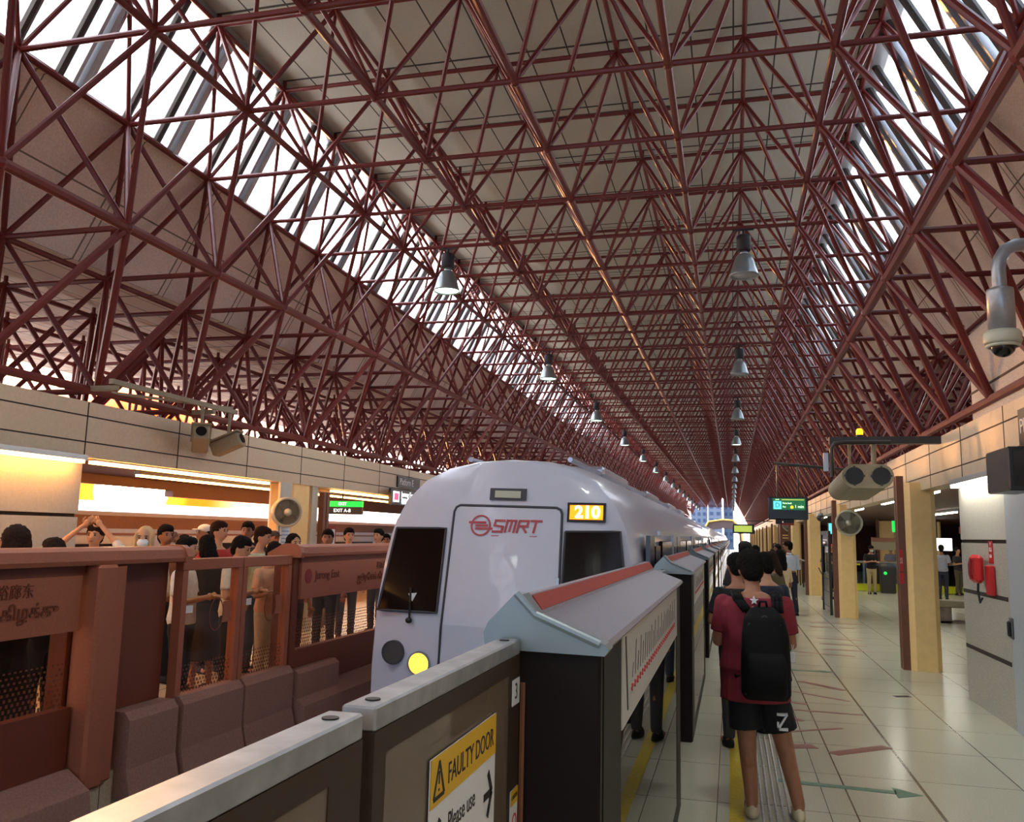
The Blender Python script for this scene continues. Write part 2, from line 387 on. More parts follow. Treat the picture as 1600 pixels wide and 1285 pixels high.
truss = empty('roof_truss', (0, 0, 0)); truss['kind'] = 'structure'; truss['label'] = 'dark red tubular space frame under the station roof'
low = MB(); up = MB(); web = MB(); lw = MB(); rw = MB()
def nsd(y): return 8 if y < 16 else (6 if y < 40 else 4)
for j in range(J0, J1+1):
    y = BY0+MY*j; n = nsd(y); last = j == J1
    for i in range(-3, 4):
        if not last: low.tube(B(i, j), B(i, j+1), .042, n, caps=False)
        if i < 3: low.tube(B(i, j), B(i+1, j), .034, n, caps=False)
        if y < 30: low.ball(B(i, j), .065, 8, 5)
    for i in range(-3, 3):
        if not last: up.tube(T(i, j), T(i, j+1), .032, n, caps=False)
        if i < 2: up.tube(T(i, j), T(i+1, j), .032, n, caps=False)
        up.tube(T(i, j), (T(i, j)[0], T(i, j)[1], 8.56), .03, n, caps=False)
        for a in (0, 1):
            for b in (0, 1):
                if j+b <= J1: web.tube(T(i, j), B(i+a, j+b), .030, n, caps=False)
    for s, mb in ((-1, lw), (1, rw)):
        K = 5 if s < 0 else 4
        for k in range(K):
            if not last: mb.tube(E(s, k, j), E(s, k, j+1), .06 if k == 0 else .038, n, caps=False)
            if k < K-1: mb.tube(E(s, k, j), E(s, k+1, j), .036, n, caps=False)
            if y < 30: mb.ball(E(s, k, j), .075, 8, 5)
            if k: mb.tube(E(s, k, j), (E(s, k, j)[0], E(s, k, j)[1], 5.3), .03, n, caps=False)
            if k < K-1:
                if not last: mb.tube(P(s, k, j), P(s, k, j+1), .05, n, caps=False)
                if k < K-2: mb.tube(P(s, k, j), P(s, k+1, j), .036, n, caps=False)
                for a in (0, 1):
                    for b in (0, 1):
                        if j+b <= J1: mb.tube(P(s, k, j), E(s, k+a, j+b), .045 if (k == 0 and a == 0) else .036, n, caps=False)
        # from the roof edge node down to the wing
        for b in (-1, 0):
            if j+b >= J0:
                mb.tube(E(s, 0, j), B(s*3, j+b), .034, n, caps=False); mb.tube(E(s, 0, j), B(s*2, j+b), .034, n, caps=False); mb.tube(E(s, 1, j), B(s*3, j+b), .034, n, caps=False)
low.build('lower_grid', 'truss_red', truss, fix=False); up.build('upper_grid', 'truss_red', truss, fix=False); web.build('diagonal_web', 'truss_red', truss, fix=False)
lw.build('left_wing_frame', 'truss_red', truss, fix=False); rw.build('right_wing_frame', 'truss_red', truss, fix=False)

def sx(s, x): return CX+s*x
# flat roof, sloping panels, soffits
struct('ceiling', MB().box(sx(-1, 4.34), sx(1, 4.34), YA, YB, 8.56, 8.76), 'ceiling_panel', 'flat grey panel ceiling above the red space frame')
trims = MB()
for s in (-1, 1):
    nm = 'left' if s < 0 else 'right'
    mb = MB().prism([(sx(s, 5.16), 6.86), (sx(s, 6.02), 5.28), (sx(s, 6.12), 5.34), (sx(s, 5.26), 6.92)], 'y', YA, YB)
    struct('ceiling_slope_'+nm, mb, 'slope_panel', 'sloping stone-coloured roof panel on the %s side' % nm)
    mb = MB(); a, b = sorted((sx(s, 6.02), sx(s, 12.45 if s < 0 else 12.0))); mb.box(a, b, YA, YB, 5.28, 5.40)
    struct('ceiling_soffit_'+nm, mb, 'soffit_panel', 'flat ribbed soffit over the %s platform' % nm)
    # clerestory: pane + mullions
    w = empty('window_%d' % (1 if s < 0 else 2)); w['kind'] = 'structure'; w['label'] = 'sloping skylight strip on the %s side of the roof' % nm
    p0, p1 = (sx(s, 4.40), 8.50), (sx(s, 5.20), 6.92)
    d = Vector((p1[0]-p0[0], p1[1]-p0[1])).normalized(); nrm = Vector((-d.y, d.x))*(1 if s > 0 else -1)   # outward
    if nrm.x*s < 0: nrm = -nrm
    q = MB().quad((p0[0], YA, p0[1]), (p1[0], YA, p1[1]), (p1[0], YB, p1[1]), (p0[0], YB, p0[1])); q.build('pane', 'skylight_glass', w)
    fr = MB(); dk = MB()
    def bar(mb, y0, y1, off0, off1):
        a = Vector(p0); b = Vector(p1)
        mb.prism([tuple(a-nrm*off0), tuple(b-nrm*off0), tuple(b-nrm*off1), tuple(a-nrm*off1)], 'y', y0, y1)
    j = J0
    while TY0+MY*j < YB:
        y = TY0+MY*j+.25
        if y < 90:
            bar(fr, y, y+.05, -.02, .16); bar(fr, y+.09, y+.15, -.02, .20); bar(fr, y+.19, y+.24, -.02, .16)
            for yy in (y-.16, y+.95): dk.tube((p0[0]-nrm.x*.1, yy, p0[1]-nrm.y*.1), (p1[0]-nrm.x*.1, yy, p1[1]-nrm.y*.1), .055, 8)
        else:
            bar(fr, y, y+.24, -.02, .16)
        j += 1
    fr.build('mullion', 'alu', w); dk.build('glazing_rod', 'steel_dark', w)
    e = MB(); e.box(*sorted((sx(s, 4.22), sx(s, 4.46))), YA, YB, 8.44, 8.60); e.build('head_rail', 'alu', w)
    e = MB(); e.box(*sorted((sx(s, 5.10), sx(s, 5.32))), YA, YB, 6.86, 6.95); e.build('sill_rail', 'slope_panel', w)

# fascias
FZ0, FZ1 = 2.62, 3.27
def fascia(name, x0, x1, face, ya, yb, off, label):
    t = empty(name); t['kind'] = 'structure'; t['label'] = label
    MB().box(x0, x1, ya, yb, FZ0, FZ1).build('fascia_panel', 'fascia', t)
    g = MB(); s = 1 if face > (x0+x1)/2 else -1; gx = sorted((face, face+s*.004))
    for z in (2.80, 3.10): g.box(*gx, ya, yb, z-.008, z+.008)
    y = ya+off
    while y < yb: g.box(*gx, y-.008, y+.008, FZ0, FZ1); y += 1.725
    g.build('panel_joint', 'joint_dark', t)
    return t
fascia('trim_1', -7.52, -7.27, -7.27, -14, 144, 1.65, 'beige panelled fascia beam along the left platform')
fascia('trim_2', 2.73, 2.98, 2.73, -14, 144, 1.30, 'beige panelled fascia beam along the right platform')

# floors, pit, rails
struct('floor', MB().box(-.74, 14, -14, 150, -.35, 0), 'floor_terrazzo', 'pale terrazzo platform floor on the right')
struct('floor_left', MB().box(-11.15, -4.36, -14, 150, -.35, .10), 'floor_left', 'pale tiled floor of the left platform')
struct('ground', MB().box(-30, 30, -8, 320, -1.5, -1.25), 'ballast', 'dark ballast track bed between the platforms')
pit = MB(); pit.box(-.9, -.74, -6, 150, -1.25, 0); pit.box(-4.50, -4.36, -14, 150, -1.25, -.36)
struct('wall_track', pit, 'concrete', 'concrete platform edge walls beside the track')
rails = MB()
for x in (-2.92, -1.48): rails.box(x-.035, x+.035, -6, 150, -1.25, -1.09)
struct('trim_3', rails, 'rail_steel', 'steel running rails in the track bed')

# low slabs over the two platforms
struct('ceiling_platform_left', MB().box(-11.0, -7.52, -14, 144, 2.74, 3.2), 'dark_timber', 'dark brown low ceiling over the left platform')
struct('ceiling_platform_right', MB().box(2.98, 14, -14, 144, 2.80, 3.2), 'dark_timber', 'dark brown low ceiling over the right concourse')
struct('trim_4', MB().box(-11.2, -11.0, -14, 15.2, 2.57, 3.25).box(-11.2, -11.0, 15.2, 144, 2.44, 3.25), 'brown_paint', 'brown fascia on the far side of the left platform')

# right wall block with grooves, door, stone pillar above
wr = MB(); wr.box(2.74, 3.6, 9.9, 11.72, 1.90, 2.62); wr.m(1).box(2.74, 3.6, 9.9, 11.72, 0, 1.86)
wr.m(2).box(2.76, 3.58, 9.9, 11.70, 1.86, 1.90)
for z in (1.29, .64): wr.m(2).box(2.733, 2.75, 9.95, 11.70, z-.022, z+.022)
wr.m(1).box(2.80, 3.6, -14, 9.9, 0, 2.62)
struct('wall_right', wr, ['wall_pale', 'wall_panel', 'joint_dark'], 'speckled stone panel wall on the right with dark grooves')
d = empty('door_1'); d['kind'] = 'structure'; d['label'] = 'pale grey steel door at the end of the stone wall'
MB().box(2.735, 2.80, 7.6, 9.88, .0, 2.56).build('door_leaf', 'door_grey', d)
hd = MB(); hd.box(2.715, 2.735, 9.80, 9.90, .90, 1.12, .01); hd.m(1).box(2.69, 2.715, 9.82, 9.88, .93, 1.08, .01); hd.build('door_handle', ['steel', 'black'], d)
struct('wall_pillar', MB().box(2.78, 3.9, -14, 11.05, 3.27, 4.32).m(1).box(2.773, 2.78, -14, 11.05, 3.60, 3.625), ['pillar_stone', 'joint_dark'], 'rough pinkish stone block rising above the right fascia')
# left wall block
wl = MB(); wl.box(-8.3, -7.34, -14, 8.42, 1.97, 2.62); wl.box(-8.3, -7.34, -14, 8.42, .10, 1.93); wl.m(1).box(-8.28, -7.37, -14, 8.40, 1.93, 1.97)
struct('wall_left', wl, ['wall_pale', 'joint_dark'], 'pale lit wall block on the left platform with one dark groove')

# yellow columns with brown service posts
def column(name, x, y, w, label, post_side=-1, z=2.74, z0=0, hy=.2):
    c = empty(name, (x, y, 0)); c['kind'] = 'structure'; c['label'] = label
    b = w/2; ch = .07
    m = MB().prism([(x-b, y-hy+ch), (x-b+ch, y-hy), (x+b-ch, y-hy), (x+b, y-hy+ch), (x+b, y+hy-ch), (x+b-ch, y+hy), (x-b+ch, y+hy), (x-b, y+hy-ch)], 'z', z0, z)
    m.build('column_shaft', 'column_yellow', c)
    px = x+post_side*(b+.05)
    yo = 0 if hy < .3 else hy+.42
    q = MB().box(px-.05, px+.05, y+yo-.12, y+yo-.02, z0, z-.1 if yo else z+.1).box(px-.05, px+.05, y+yo+.02, y+yo+.12, z0, z-.1 if yo else z+.1); q.build('service_post', 'brown_paint', c)
    return c
ordn = ['nearest', 'second', 'third', 'fourth', 'fifth', 'sixth', 'seventh', 'eighth', 'ninth', 'tenth', 'eleventh', 'twelfth', 'thirteenth', 'fourteenth']
for k in range(14):
    column('column', 2.72, 14.07+8.625*k, .42, '%s yellow column along the right platform edge' % ordn[k])
for k in range(3):
    column('column', -7.53, 13.66+8.625*k, .46, '%s yellow column along the left platform' % ordn[k], 1, z=2.62, z0=.1, hy=.36)
for x, y, l in ((6.45, 40.0, 'slim yellow column by the concourse railing'), (8.25, 40.0, 'yellow column at the concourse railing, right of the slim one'), (5.1, 62, 'yellow column deep in the concourse')):
    column('column', x, y, .62, l)

# far end: footbridge arch and blocks
arch = empty('footbridge', (-1.3, 156, 0), 'dark arched footbridge with yellow edge beyond the platform end', 'bridge')
m = MB(); pts = [(-5.2, 2.6), (-4.0, 4.7), (-1.6, 5.1), (.2, 5.0), (1.6, 3.6), (1.9, 0)]; inn = [(-4.9, 2.2), (-3.8, 3.2), (-1.6, 3.6), (.0, 3.5), (1.2, 2.6), (1.4, 0)]
pts = [(-6.6, 0)]+pts; inn = [(-6.0, 0)]+inn
m.prism(pts+inn[::-1], 'y', 156, 158); m.build('arch_shell', 'arch_dark', arch)
m = MB()
for (a, b), (c, e) in zip(pts[:-1], pts[1:]): m.tube((a, 155.9, b), (c, 155.9, e), .16, 6)
m.build('edge_band', 'arch_yellow', arch)
def tower(x0, x1, y, z1, lab):
    t = empty('apartment_block', ((x0+x1)/2, y, -1.25), lab, 'building')
    MB().box(x0, x1, y, y+8, -1.25, z1).build('wall', 'bldg', t)
    m = MB(); nx = max(2, int((x1-x0)/1.1)); w = (x1-x0)/nx
    z = 1.0
    while z < z1-1:
        for i in range(nx): MB().box(x0+w*(i+.25), x0+w*(i+.75), y-.06, y, z, z+.75).build('window', 'bldg_win', t)
        z += 1.5
tower(-9.2, -5.6, 205, 12.2, 'pale apartment block beyond the platform end, leftmost')
tower(-5.2, -2.2, 200, 12.6, 'pale apartment block beyond the platform end, middle')
tower(-1.8, .4, 203, 12.0, 'pale apartment block beyond the platform end, rightmost')
# ------------------------------------------------------------------ the train between the platforms
TX, HW = -2.2, 1.42
SEC = [(1.0, -.92), (1.0, .55), (.99, 1.1), (.965, 1.55), (.93, 1.86), (.90, 2.0), (.82, 2.22), (.68, 2.42), (.48, 2.555), (.24, 2.625), (0, 2.645)]
def face_y(x, z):
    return 8.02+.16*((x-TX-.05)/1.4)**2+.20*max(0, z-.9)
def section(w=1.0, dz=0.0):
    s = [(TX+a*HW*w, z+(dz*max(0, (z-1.2)/1.4))) for a, z in SEC]
    return s+[(2*TX-x, z) for x, z in s[:-1][::-1]]
def train_body(name, parent, y_first, y_end, nose):
    mb = MB(); rings = []
    if nose:
        for dy, w, dz in ((0, .925, -.06), (.12, .945, -.045), (.35, .965, -.03), (.8, .985, -.01), (1.6, 1.0, 0)):
            sec = section(w, dz); rings.append([(x, (face_y(x, z)+.05 if dy == 0 else max(face_y(x, z)+.05+dy*.6, 8.1+dy)), z) for x, z in sec])
        rings.append([(x, 11.0, z) for x, z in section()])
    else: rings.append([(x, y_first, z) for x, z in section()])
    rings.append([(x, y_end, z) for x, z in section()])
    n = len(rings[0]); vs = [p for r in rings for p in r]; fs = []
    for i in range(len(rings)-1):
        for k in range(n-1): fs.append((i*n+k, i*n+k+1, (i+1)*n+k+1, (i+1)*n+k))
        fs.append((i*n+n-1, i*n, (i+1)*n, (i+1)*n+n-1))
    mb.add(vs, fs)
    if nose:   # front mask: grid across the section, bulged
        m = n//2; rows = []
        for k in range(m+1):
            a, b = rings[0][k], rings[0][n-1-k]
            row = []
            for q in range(13):
                t = q/12; x = a[0]+(b[0]-a[0])*t; z = a[2]
                edge = min(t, 1-t)*12; row.append((x, face_y(x, z)+(.05 if q in (0, 12) else (.012 if q in (1, 11) else 0)), z))
            rows.append(row)
        vs = [p for r in rows for p in r]; mb.add(vs, [(r*13+q, r*13+q+1, (r+1)*13+q+1, (r+1)*13+q) for r in range(m) for q in range(12)])
    else: mb.add(rings[0], [tuple(range(n))])
    mb.add(rings[-1], [tuple(range(n))])
    return mb
def face_patch(mb, tl, tr, br, bl, out, nx=8, nz=8, rad=0):
    """panel following the nose: four corners (x, z), standing out by `out`, with depth."""
    grid = []
    for i in range(nz+1):
        for k in range(nx+1):
            u, v = k/nx, i/nz
            x = (tl[0]*(1-u)+tr[0]*u)*(1-v)+(bl[0]*(1-u)+br[0]*u)*v; z = (tl[1]*(1-u)+tr[1]*u)*(1-v)+(bl[1]*(1-u)+br[1]*u)*v
            if rad:
                du, dv = min(u, 1-u), min(v, 1-v)
            grid.append((x, face_y(x, z)-out, z))
    n = nx+1; vs = grid+[(x, y+out+.03, z) for x, y, z in grid]; off = len(grid); fs = []
    for i in range(nz):
        for k in range(nx): fs.append((i*n+k, i*n+k+1, (i+1)*n+k+1, (i+1)*n+k)); fs.append((off+i*n+k, off+(i+1)*n+k, off+(i+1)*n+k+1, off+i*n+k+1))
    rim = [k for k in range(nx+1)]+[i*n+nx for i in range(1, nz+1)]+[nz*n+k for k in range(nx-1, -1, -1)]+[i*n for i in range(nz-1, 0, -1)]
    for a, b in zip(rim, rim[1:]+rim[:1]): fs.append((a, b, b+off, a+off))
    return mb.add(vs, fs)
def face_line(mb, pts, r, out=.006, n=6, close=True):
    P_ = []
    pts2 = pts+[pts[0]] if close else pts
    for (x0, z0), (x1, z1) in zip(pts2[:-1], pts2[1:]):
        for q in range(6): t = q/6; P_.append((x0+(x1-x0)*t, z0+(z1-z0)*t))
    P_.append(pts2[-1])
    return mb.path([(x, face_y(x, z)-out, z) for x, z in P_], r, n)
train = empty('metro_train', (TX, 8.1, -1.09), 'white metro train standing at the platform, nose towards us', 'train')
car_len = 22.8
nose = train_body('car_body', train, 8, 8.3+car_len, True).build('car_body', 'train_white', train, fix=2)
for p in nose.data.polygons: p.use_smooth = True
try: nose.data.set_sharp_from_angle(angle=R(35))
except Exception: pass
# door on the nose
dz = MB(); face_patch(dz, (-2.70, 2.13), (-1.605, 2.115), (-1.585, -.2), (-2.77, -.2), .012); nd = dz.build('nose_door', 'train_white', train, smooth=False)
gl = MB(); rr = .07
face_line(gl, [(-2.77, -.2), (-2.71, 2.06), (-2.69, 2.105), (-2.65, 2.125), (-1.66, 2.11), (-1.62, 2.09), (-1.605, 2.05), (-1.585, -.2)], .013, .012, close=False); gl.build('door_seal', 'gasket', nd)
hd = MB(); face_patch(hd, (-1.63, 1.44), (-1.60, 1.44), (-1.60, .9), (-1.63, .9), .03, 1, 3); hd.build('grab_rail', 'steel', nd)
# windscreens
for nm, q in (('windscreen', ((-3.345, 1.885), (-2.785, 1.89), (-2.80, 1.07), (-3.46, 1.065))), ('windscreen', ((-1.565, 1.88), (-1.04, 1.89), (-.95, 1.08), (-1.575, 1.07)))):
    m = MB(); face_patch(m, *q, .010); wd = m.build(nm, 'win_dark', train)
    m = MB(); face_line(m, [q[0], q[1], q[2], q[3]], .012, .010); m.build('window_seal', 'gasket', wd)
m = MB(); m.tube((-3.08, face_y(-3.08, .98)-.03, .96), (-3.10, face_y(-3.1, 1.3)-.03, 1.30), .012, 6).ball((-3.09, face_y(-3.09, .98)-.02, .985), (.035, .025, .03)); m.build('wiper', 'black', train)
m = MB(); m.prism([(-3.12, 1.24), (-3.03, 1.25), (-3.075, 1.165)], 'y', face_y(-3.1, 1.2)-.025, face_y(-3.1, 1.2)-.02); m.build('notice', 'white', train)
def disc(mb, x, z, r, out, dep=.04, n=24): return mb.lathe([(r, 0), (r, dep)], (x, face_y(x, z)-out, z), n, 'y')
for x, z, mm in ((-3.245, .67, 'lamp_off'), (-2.955, .585, 'head_amber'), (-1.10, .66, 'lamp_off'), (-1.40, .585, 'lamp_off')):
    m = MB(); disc(m, x, z, .10, .025); h = m.build('headlamp', mm, train, smooth=False)
    m = MB().lathe([(.100, 0), (.116, 0), (.116, .05), (.100, .05)], (x, face_y(x, z)-.032, z), 24, 'y', close=True); m.build('bezel', 'gasket' if mm != 'head_amber' else 'steel', h)
    if mm == 'head_amber': h['label'] = 'lit amber headlamp'
m = MB(); face_patch(m, (-2.345, 2.30), (-1.97, 2.295), (-1.97, 2.175), (-2.345, 2.18), .014, 4, 2); ml = m.build('marker_lamp', 'gasket', train)
m = MB(); face_patch(m, (-2.29, 2.275), (-2.025, 2.27), (-2.025, 2.20), (-2.29, 2.205), .024, 4, 2); m.build('lens', 'cctv_ring', ml)
m = MB(); face_patch(m, (-1.555, 2.165), (-1.185, 2.165), (-1.185, 1.975), (-1.555, 1.975), .012, 4, 2); dp = m.build('number_display', 'train_black', train)
m = MB(); face_patch(m, (-1.53, 2.14), (-1.21, 2.14), (-1.21, 2.0), (-1.53, 2.0), .018, 4, 2); m.build('display_field', 'led_orange', dp)
text('display_number', '210', .165, (-1.36, face_y(-1.36, 2.07)-.024, 2.068), (1, .055, 0), (0, .19, .98), 'led_text', dp, bold=.006)
def pull(o, d):  # sink the back of letters onto the nose
    return o
def onto_nose(m, out):
    lo = min(v[1] for v in m.v)
    m.v = [(x, face_y(x, z)-out+(y-lo), z) for x, y, z in m.v]; return m
def strokes(polys, x0, z0, w, h, r, y, shear=.22):
    m = MB()
    for q, pl in enumerate(polys):
        P2 = [Vector((x0+px*w+pz*h*shear, z0+pz*h)) for px, pz in pl]
        for a, b in zip(P2[:-1], P2[1:]):
            d = (b-a).normalized(); n = Vector((-d.y, d.x))*r; a = a-d*r; b = b+d*r
            m.prism([tuple(a+n), tuple(b+n), tuple(b-n), tuple(a-n)], 'y', 0, .014)
    return onto_nose(m, .020)
LET = {'S': [[(1, 1), (0, 1), (0, .55), (1, .45), (1, 0), (0, 0)]], 'M': [[(0, 0), (0, 1), (1, 1), (1, 0)], [(.5, 1), (.5, .1)]], 'R': [[(0, 0), (0, 1), (1, 1), (1, .52), (0, .52)], [(.45, .5), (1, 0)]], 'T': [[(-.05, 1), (1.05, 1)], [(.5, 1), (.5, 0)]]}
for q, ch in enumerate('SMRT'):
    strokes(LET[ch], -2.285+.122*q, 1.868, .088, .108, .0105, face_y(-2.05, 1.93)-.017).build('logo_letter', 'logo_red', nd)
m = MB(); yy = face_y(-2.41, 1.93)-.015
m.lathe([(.088, 0), (.105, 0), (.105, .006), (.088, .006)], (-2.415, yy, 1.925), 28, 'y', close=True)
for z, a, b in ((1.955, -2.54, -2.36), (1.925, -2.47, -2.34), (1.895, -2.47, -2.29)): m.box(a, b, yy, yy+.006, z-.011, z+.011)
m.box(-2.30, -1.84, yy+.006, yy+.012, 1.822, 1.830); onto_nose(m, .020); m.build('logo_roundel', 'logo_red', nd)
m = MB(); face_patch(m, (-3.46, .25), (-.94, .25), (-.90, -.1), (-3.50, -.1), .006, 10, 2); m.build('skirt', 'train_steel', train)
# cab side: glass + car sides
def car_side(parent, y0, y1, first):
    st = MB(); wn = MB(); band = MB()
    pitch = 5.75; door_y = [2.55-1.9/2+.0+pitch*k for k in range(0, 40)]
    xs = TX+HW*.975
    for k, yc in enumerate(door_y):
        if yc-.9 < y0 or yc+.9 > y1: continue
        d = MB(); d.box(xs-.02, xs+.018, yc-.80, yc+.80, -.02, 1.88)
        dd = d.build('side_door', 'train_steel', parent)
        g = MB()
        for a, b in ((-.68, -.12), (.12, .68)): g.box(xs+.012, xs+.024, yc+a, yc+b, .85, 1.72)
        g.build('door_glass', 'win_dark', dd)
        s = MB(); s.box(xs+.015, xs+.024, yc-.015, yc+.015, 0, 1.86); s.build('centre_seal', 'train_black', dd)
    ws = [yc+pitch/2 for yc in door_y]
    for yc in ws:
        for dy in (-1.05, 1.05):
            a, b = yc+dy-.85, yc+dy+.85
            if a < y0 or b > y1: continue
            w = MB(); w.box(xs-.03, xs+.012, a, b, .80, 1.80, .012); w.build('side_window', 'win_dark', parent)
    st.box(xs-.02, xs+.006, y0, y1, 1.87, 1.915); st.build('drip_rail', 'train_steel', parent)
car_side(train, 10.1, 8.2+car_len, True)
m = MB(); m.box(-.84, -.795, 8.75, 9.25, .2, 1.86); m.build('cab_door', 'train_black', train)
m = MB(); m.box(-.84, -.79, 9.35, 9.95, .85, 1.75); m.build('cab_window', 'win_dark', train)
m = MB()
for x in (TX-.55, TX+.55): m.tube((x, 8.9, 2.64), (x, 8.3+car_len, 2.70), .03, 6)
for y in (11, 17, 23, 28): m.box(TX-.62, TX+.62, y, y+2.6, 2.60, 2.74, .04)
m.build('roof_unit', 'train_steel', train)
for c in range(1, 6):
    y0 = 8.3+car_len*c+.5*c; y1 = y0+car_len
    b = train_body('car_body', train, y0, y1, False).build('car_body', 'train_white', train, fix=2)
    if c < 3: car_side(train, y0+.3, y1-.3, False)
    else:
        m = MB(); m.box(TX+HW*.975-.02, TX+HW*.975+.012, y0+.3, y1-.3, .8, 1.8); m.build('window_band', 'win_dark', train)
    m = MB(); m.box(TX-1.0, TX+1.0, y0-.52, y0+.02, -.6, 2.3); m.build('gangway', 'train_black', train)

# the other train, far side of the left platform
t2 = empty('metro_train', (-12.6, 20, -1.09), 'second metro train seen through the gap behind the left platform crowd', 'train')
MB().prism([(-14.0, -.9), (-14.0, 1.9), (-13.7, 2.3), (-13.0, 2.52), (-12.2, 2.52), (-11.5, 2.30), (-11.28, 2.0), (-11.25, -.9)], 'y', -4, 95).build('car_body', 'train_white', t2)
m = MB(); m.box(-11.27, -11.235, -4, 95, 1.90, 1.98); m.build('drip_rail', 'train_steel', t2)
MB().box(-11.27, -11.24, -4, 95, 1.86, 2.22).build('dark_band', 'brown_paint', t2)
for k in range(16):
    y = -3+k*5.9
    MB().box(-11.27, -11.23, y, y+1.5, .0, 1.86).build('side_door', 'train_steel', t2)
    MB().box(-11.27, -11.225, y+1.9, y+5.3, .85, 1.70).build('side_window', 'win_dark', t2)

t2.location.z -= .20
# ------------------------------------------------------------------ platform screen doors, right platform (local: x as in the world, y from the near end)
HL, GAP, PITCH_D = 3.90, 1.80, 5.75
CAPP = [(-.362, 1.512), (-.350, 1.528), (-.36, 1.542), (-.555, 1.612), (-.600, 1.668), (-.622, 1.668), (-.700, 1.588), (-.712, 1.56), (-.708, 1.525), (-.60, 1.515)]
def make_housing():
    h = empty('screen_door_housing', (0, 0, 0))
    c = MB().prism(CAPP, 'y', .03, HL).build('cap', 'cap_grey', h)
    MB().prism([(-.566, 1.620), (-.596, 1.661), (-.593, 1.666), (-.562, 1.624)], 'y', .05, HL-.02).build('red_strip', 'red_strip', c)
    k = 1.03; big = [((x+.53)*k-.53, (z-1.57)*1.06+1.57) for x, z in CAPP]
    ec = MB().prism(big, 'y', -.05, .04)
    ec.build('end_cap', 'cap_end', h)
    ed = MB().path([(-.618, -.052, 1.675), (-.56, -.055, 1.617), (-.37, -.055, 1.542)], .012, 8); ed.build('edge_bead', 'cap_end', h)  # raised bead along the end cap edge, in the cap's own grey
    MB().box(-.70, -.375, .0, .05, 0, 1.515, .008).build('end_panel', 'psd_dark', h)
    MB().box(-.70, -.375, HL-.05, HL, 0, 1.515, .008).build('end_panel', 'psd_dark', h)
    fr = MB(); fr.box(-.40, -.372, .05, .46, 0, 1.515).box(-.40, -.372, HL-.46, HL-.05, 0, 1.515).box(-.40, -.372, .46, HL-.46, 0, .12)
    fr.build('frame', 'psd_dark', h)
    MB().box(-.388, -.374, .46, HL-.46, .12, 1.2).build('glass_panel', 'glass_panel', h)
    mp = MB().box(-.386, -.368, .46, HL-.46, 1.2, 1.51).build('map_panel', 'map_white', h)
    ln = MB(); ln.box(-.369, -.3655, .72, HL-.7, 1.292, 1.300)
    for q in range(26): y = .75+q*(HL-1.5)/25; ln.box(-.369, -.365, y-.008, y+.008, 1.283, 1.309)
    ln.build('route_line', 'red', mp)
    nm = MB()
    for q in range(26):
        y = .75+q*(HL-1.5)/25; L_ = .05+.075*abs(math.sin(q*1.7)); nm.prism([(y, 1.33), (y+.012, 1.33), (y+.05, 1.33+L_), (y+.038, 1.33+L_)], 'x', -.3675, -.3665)
    nm.prism([(.60, 1.24), (.625, 1.24), (.56, 1.50), (.535, 1.50)], 'x', -.3675, -.366)
    nm.build('station_names', 'ink', mp)
    MB().box(-.715, -.70, .05, HL-.05, .0, 1.515).build('back_panel', 'psd_dark', h)
    return h
def make_leaf(w=.95):
    l = empty('screen_door_leaf', (0, 0, 0))
    MB().box(-.665, -.600, 0, w, 1.505, 1.548, .004).build('top_rail', 'steel_worn', l)
    f = MB(); f.box(-.655, -.600, .0, w, 1.462, 1.506); f.box(-.655, -.600, 0, .055, .05, 1.463); f.box(-.655, -.600, w-.12, w, .05, 1.463); f.box(-.655, -.600, .055, w-.12, .05, .30)
    f.build('frame', 'psd_frame', l)
    MB().box(-.612, -.602, .055, w-.12, .30, 1.463).build('glass', 'glass_psd', l)
    for y in (.06, w-.06):
        MB().lathe([(.014, 0), (.014, .003)], (-.632, y, 1.5475), 14).build('rail_bolt', 'black', l)
    return l
h0 = make_housing(); hn = ['nearest', 'second', 'third', 'fourth', 'fifth', 'sixth']
for k in range(22):
    o = h0 if k == 0 else copy_tree(h0)
    o.location = (0, 2.55+PITCH_D*k, 0)
    tag(o, ('%s grey-capped screen door housing along the right platform edge' % hn[k]) if k < 6 else 'grey-capped screen door housing far down the right platform edge', 'platform screen door', 'screen door housings on the right platform')
l0 = make_leaf(1.05); lr = [('screen door leaf at the bottom edge of the view, left of the faulty door notice', .33, 0), ('screen door leaf carrying the yellow faulty door notice', 1.43, 0)]
for i, (lab, y, k) in enumerate(lr):
    o = l0 if i == 0 else copy_tree(l0); o.location = (0, y, 0); tag(o, lab, 'platform door', 'screen door leaves on the right platform')
ls = make_leaf(.87)
first = True
for k in range(0, 21):
    for q in (0, 1):
        o = ls if first else copy_tree(ls); first = False
        o.location = (0, 2.55+HL+.02+PITCH_D*k+q*.88, 0)
        lab = ('%s screen door leaf of the pair just past the %s housing' % ('nearer' if q == 0 else 'farther', hn[k])) if k < 5 else 'small screen door leaf far down the right platform edge'
        tag(o, lab, 'platform door', 'screen door leaves on the right platform')
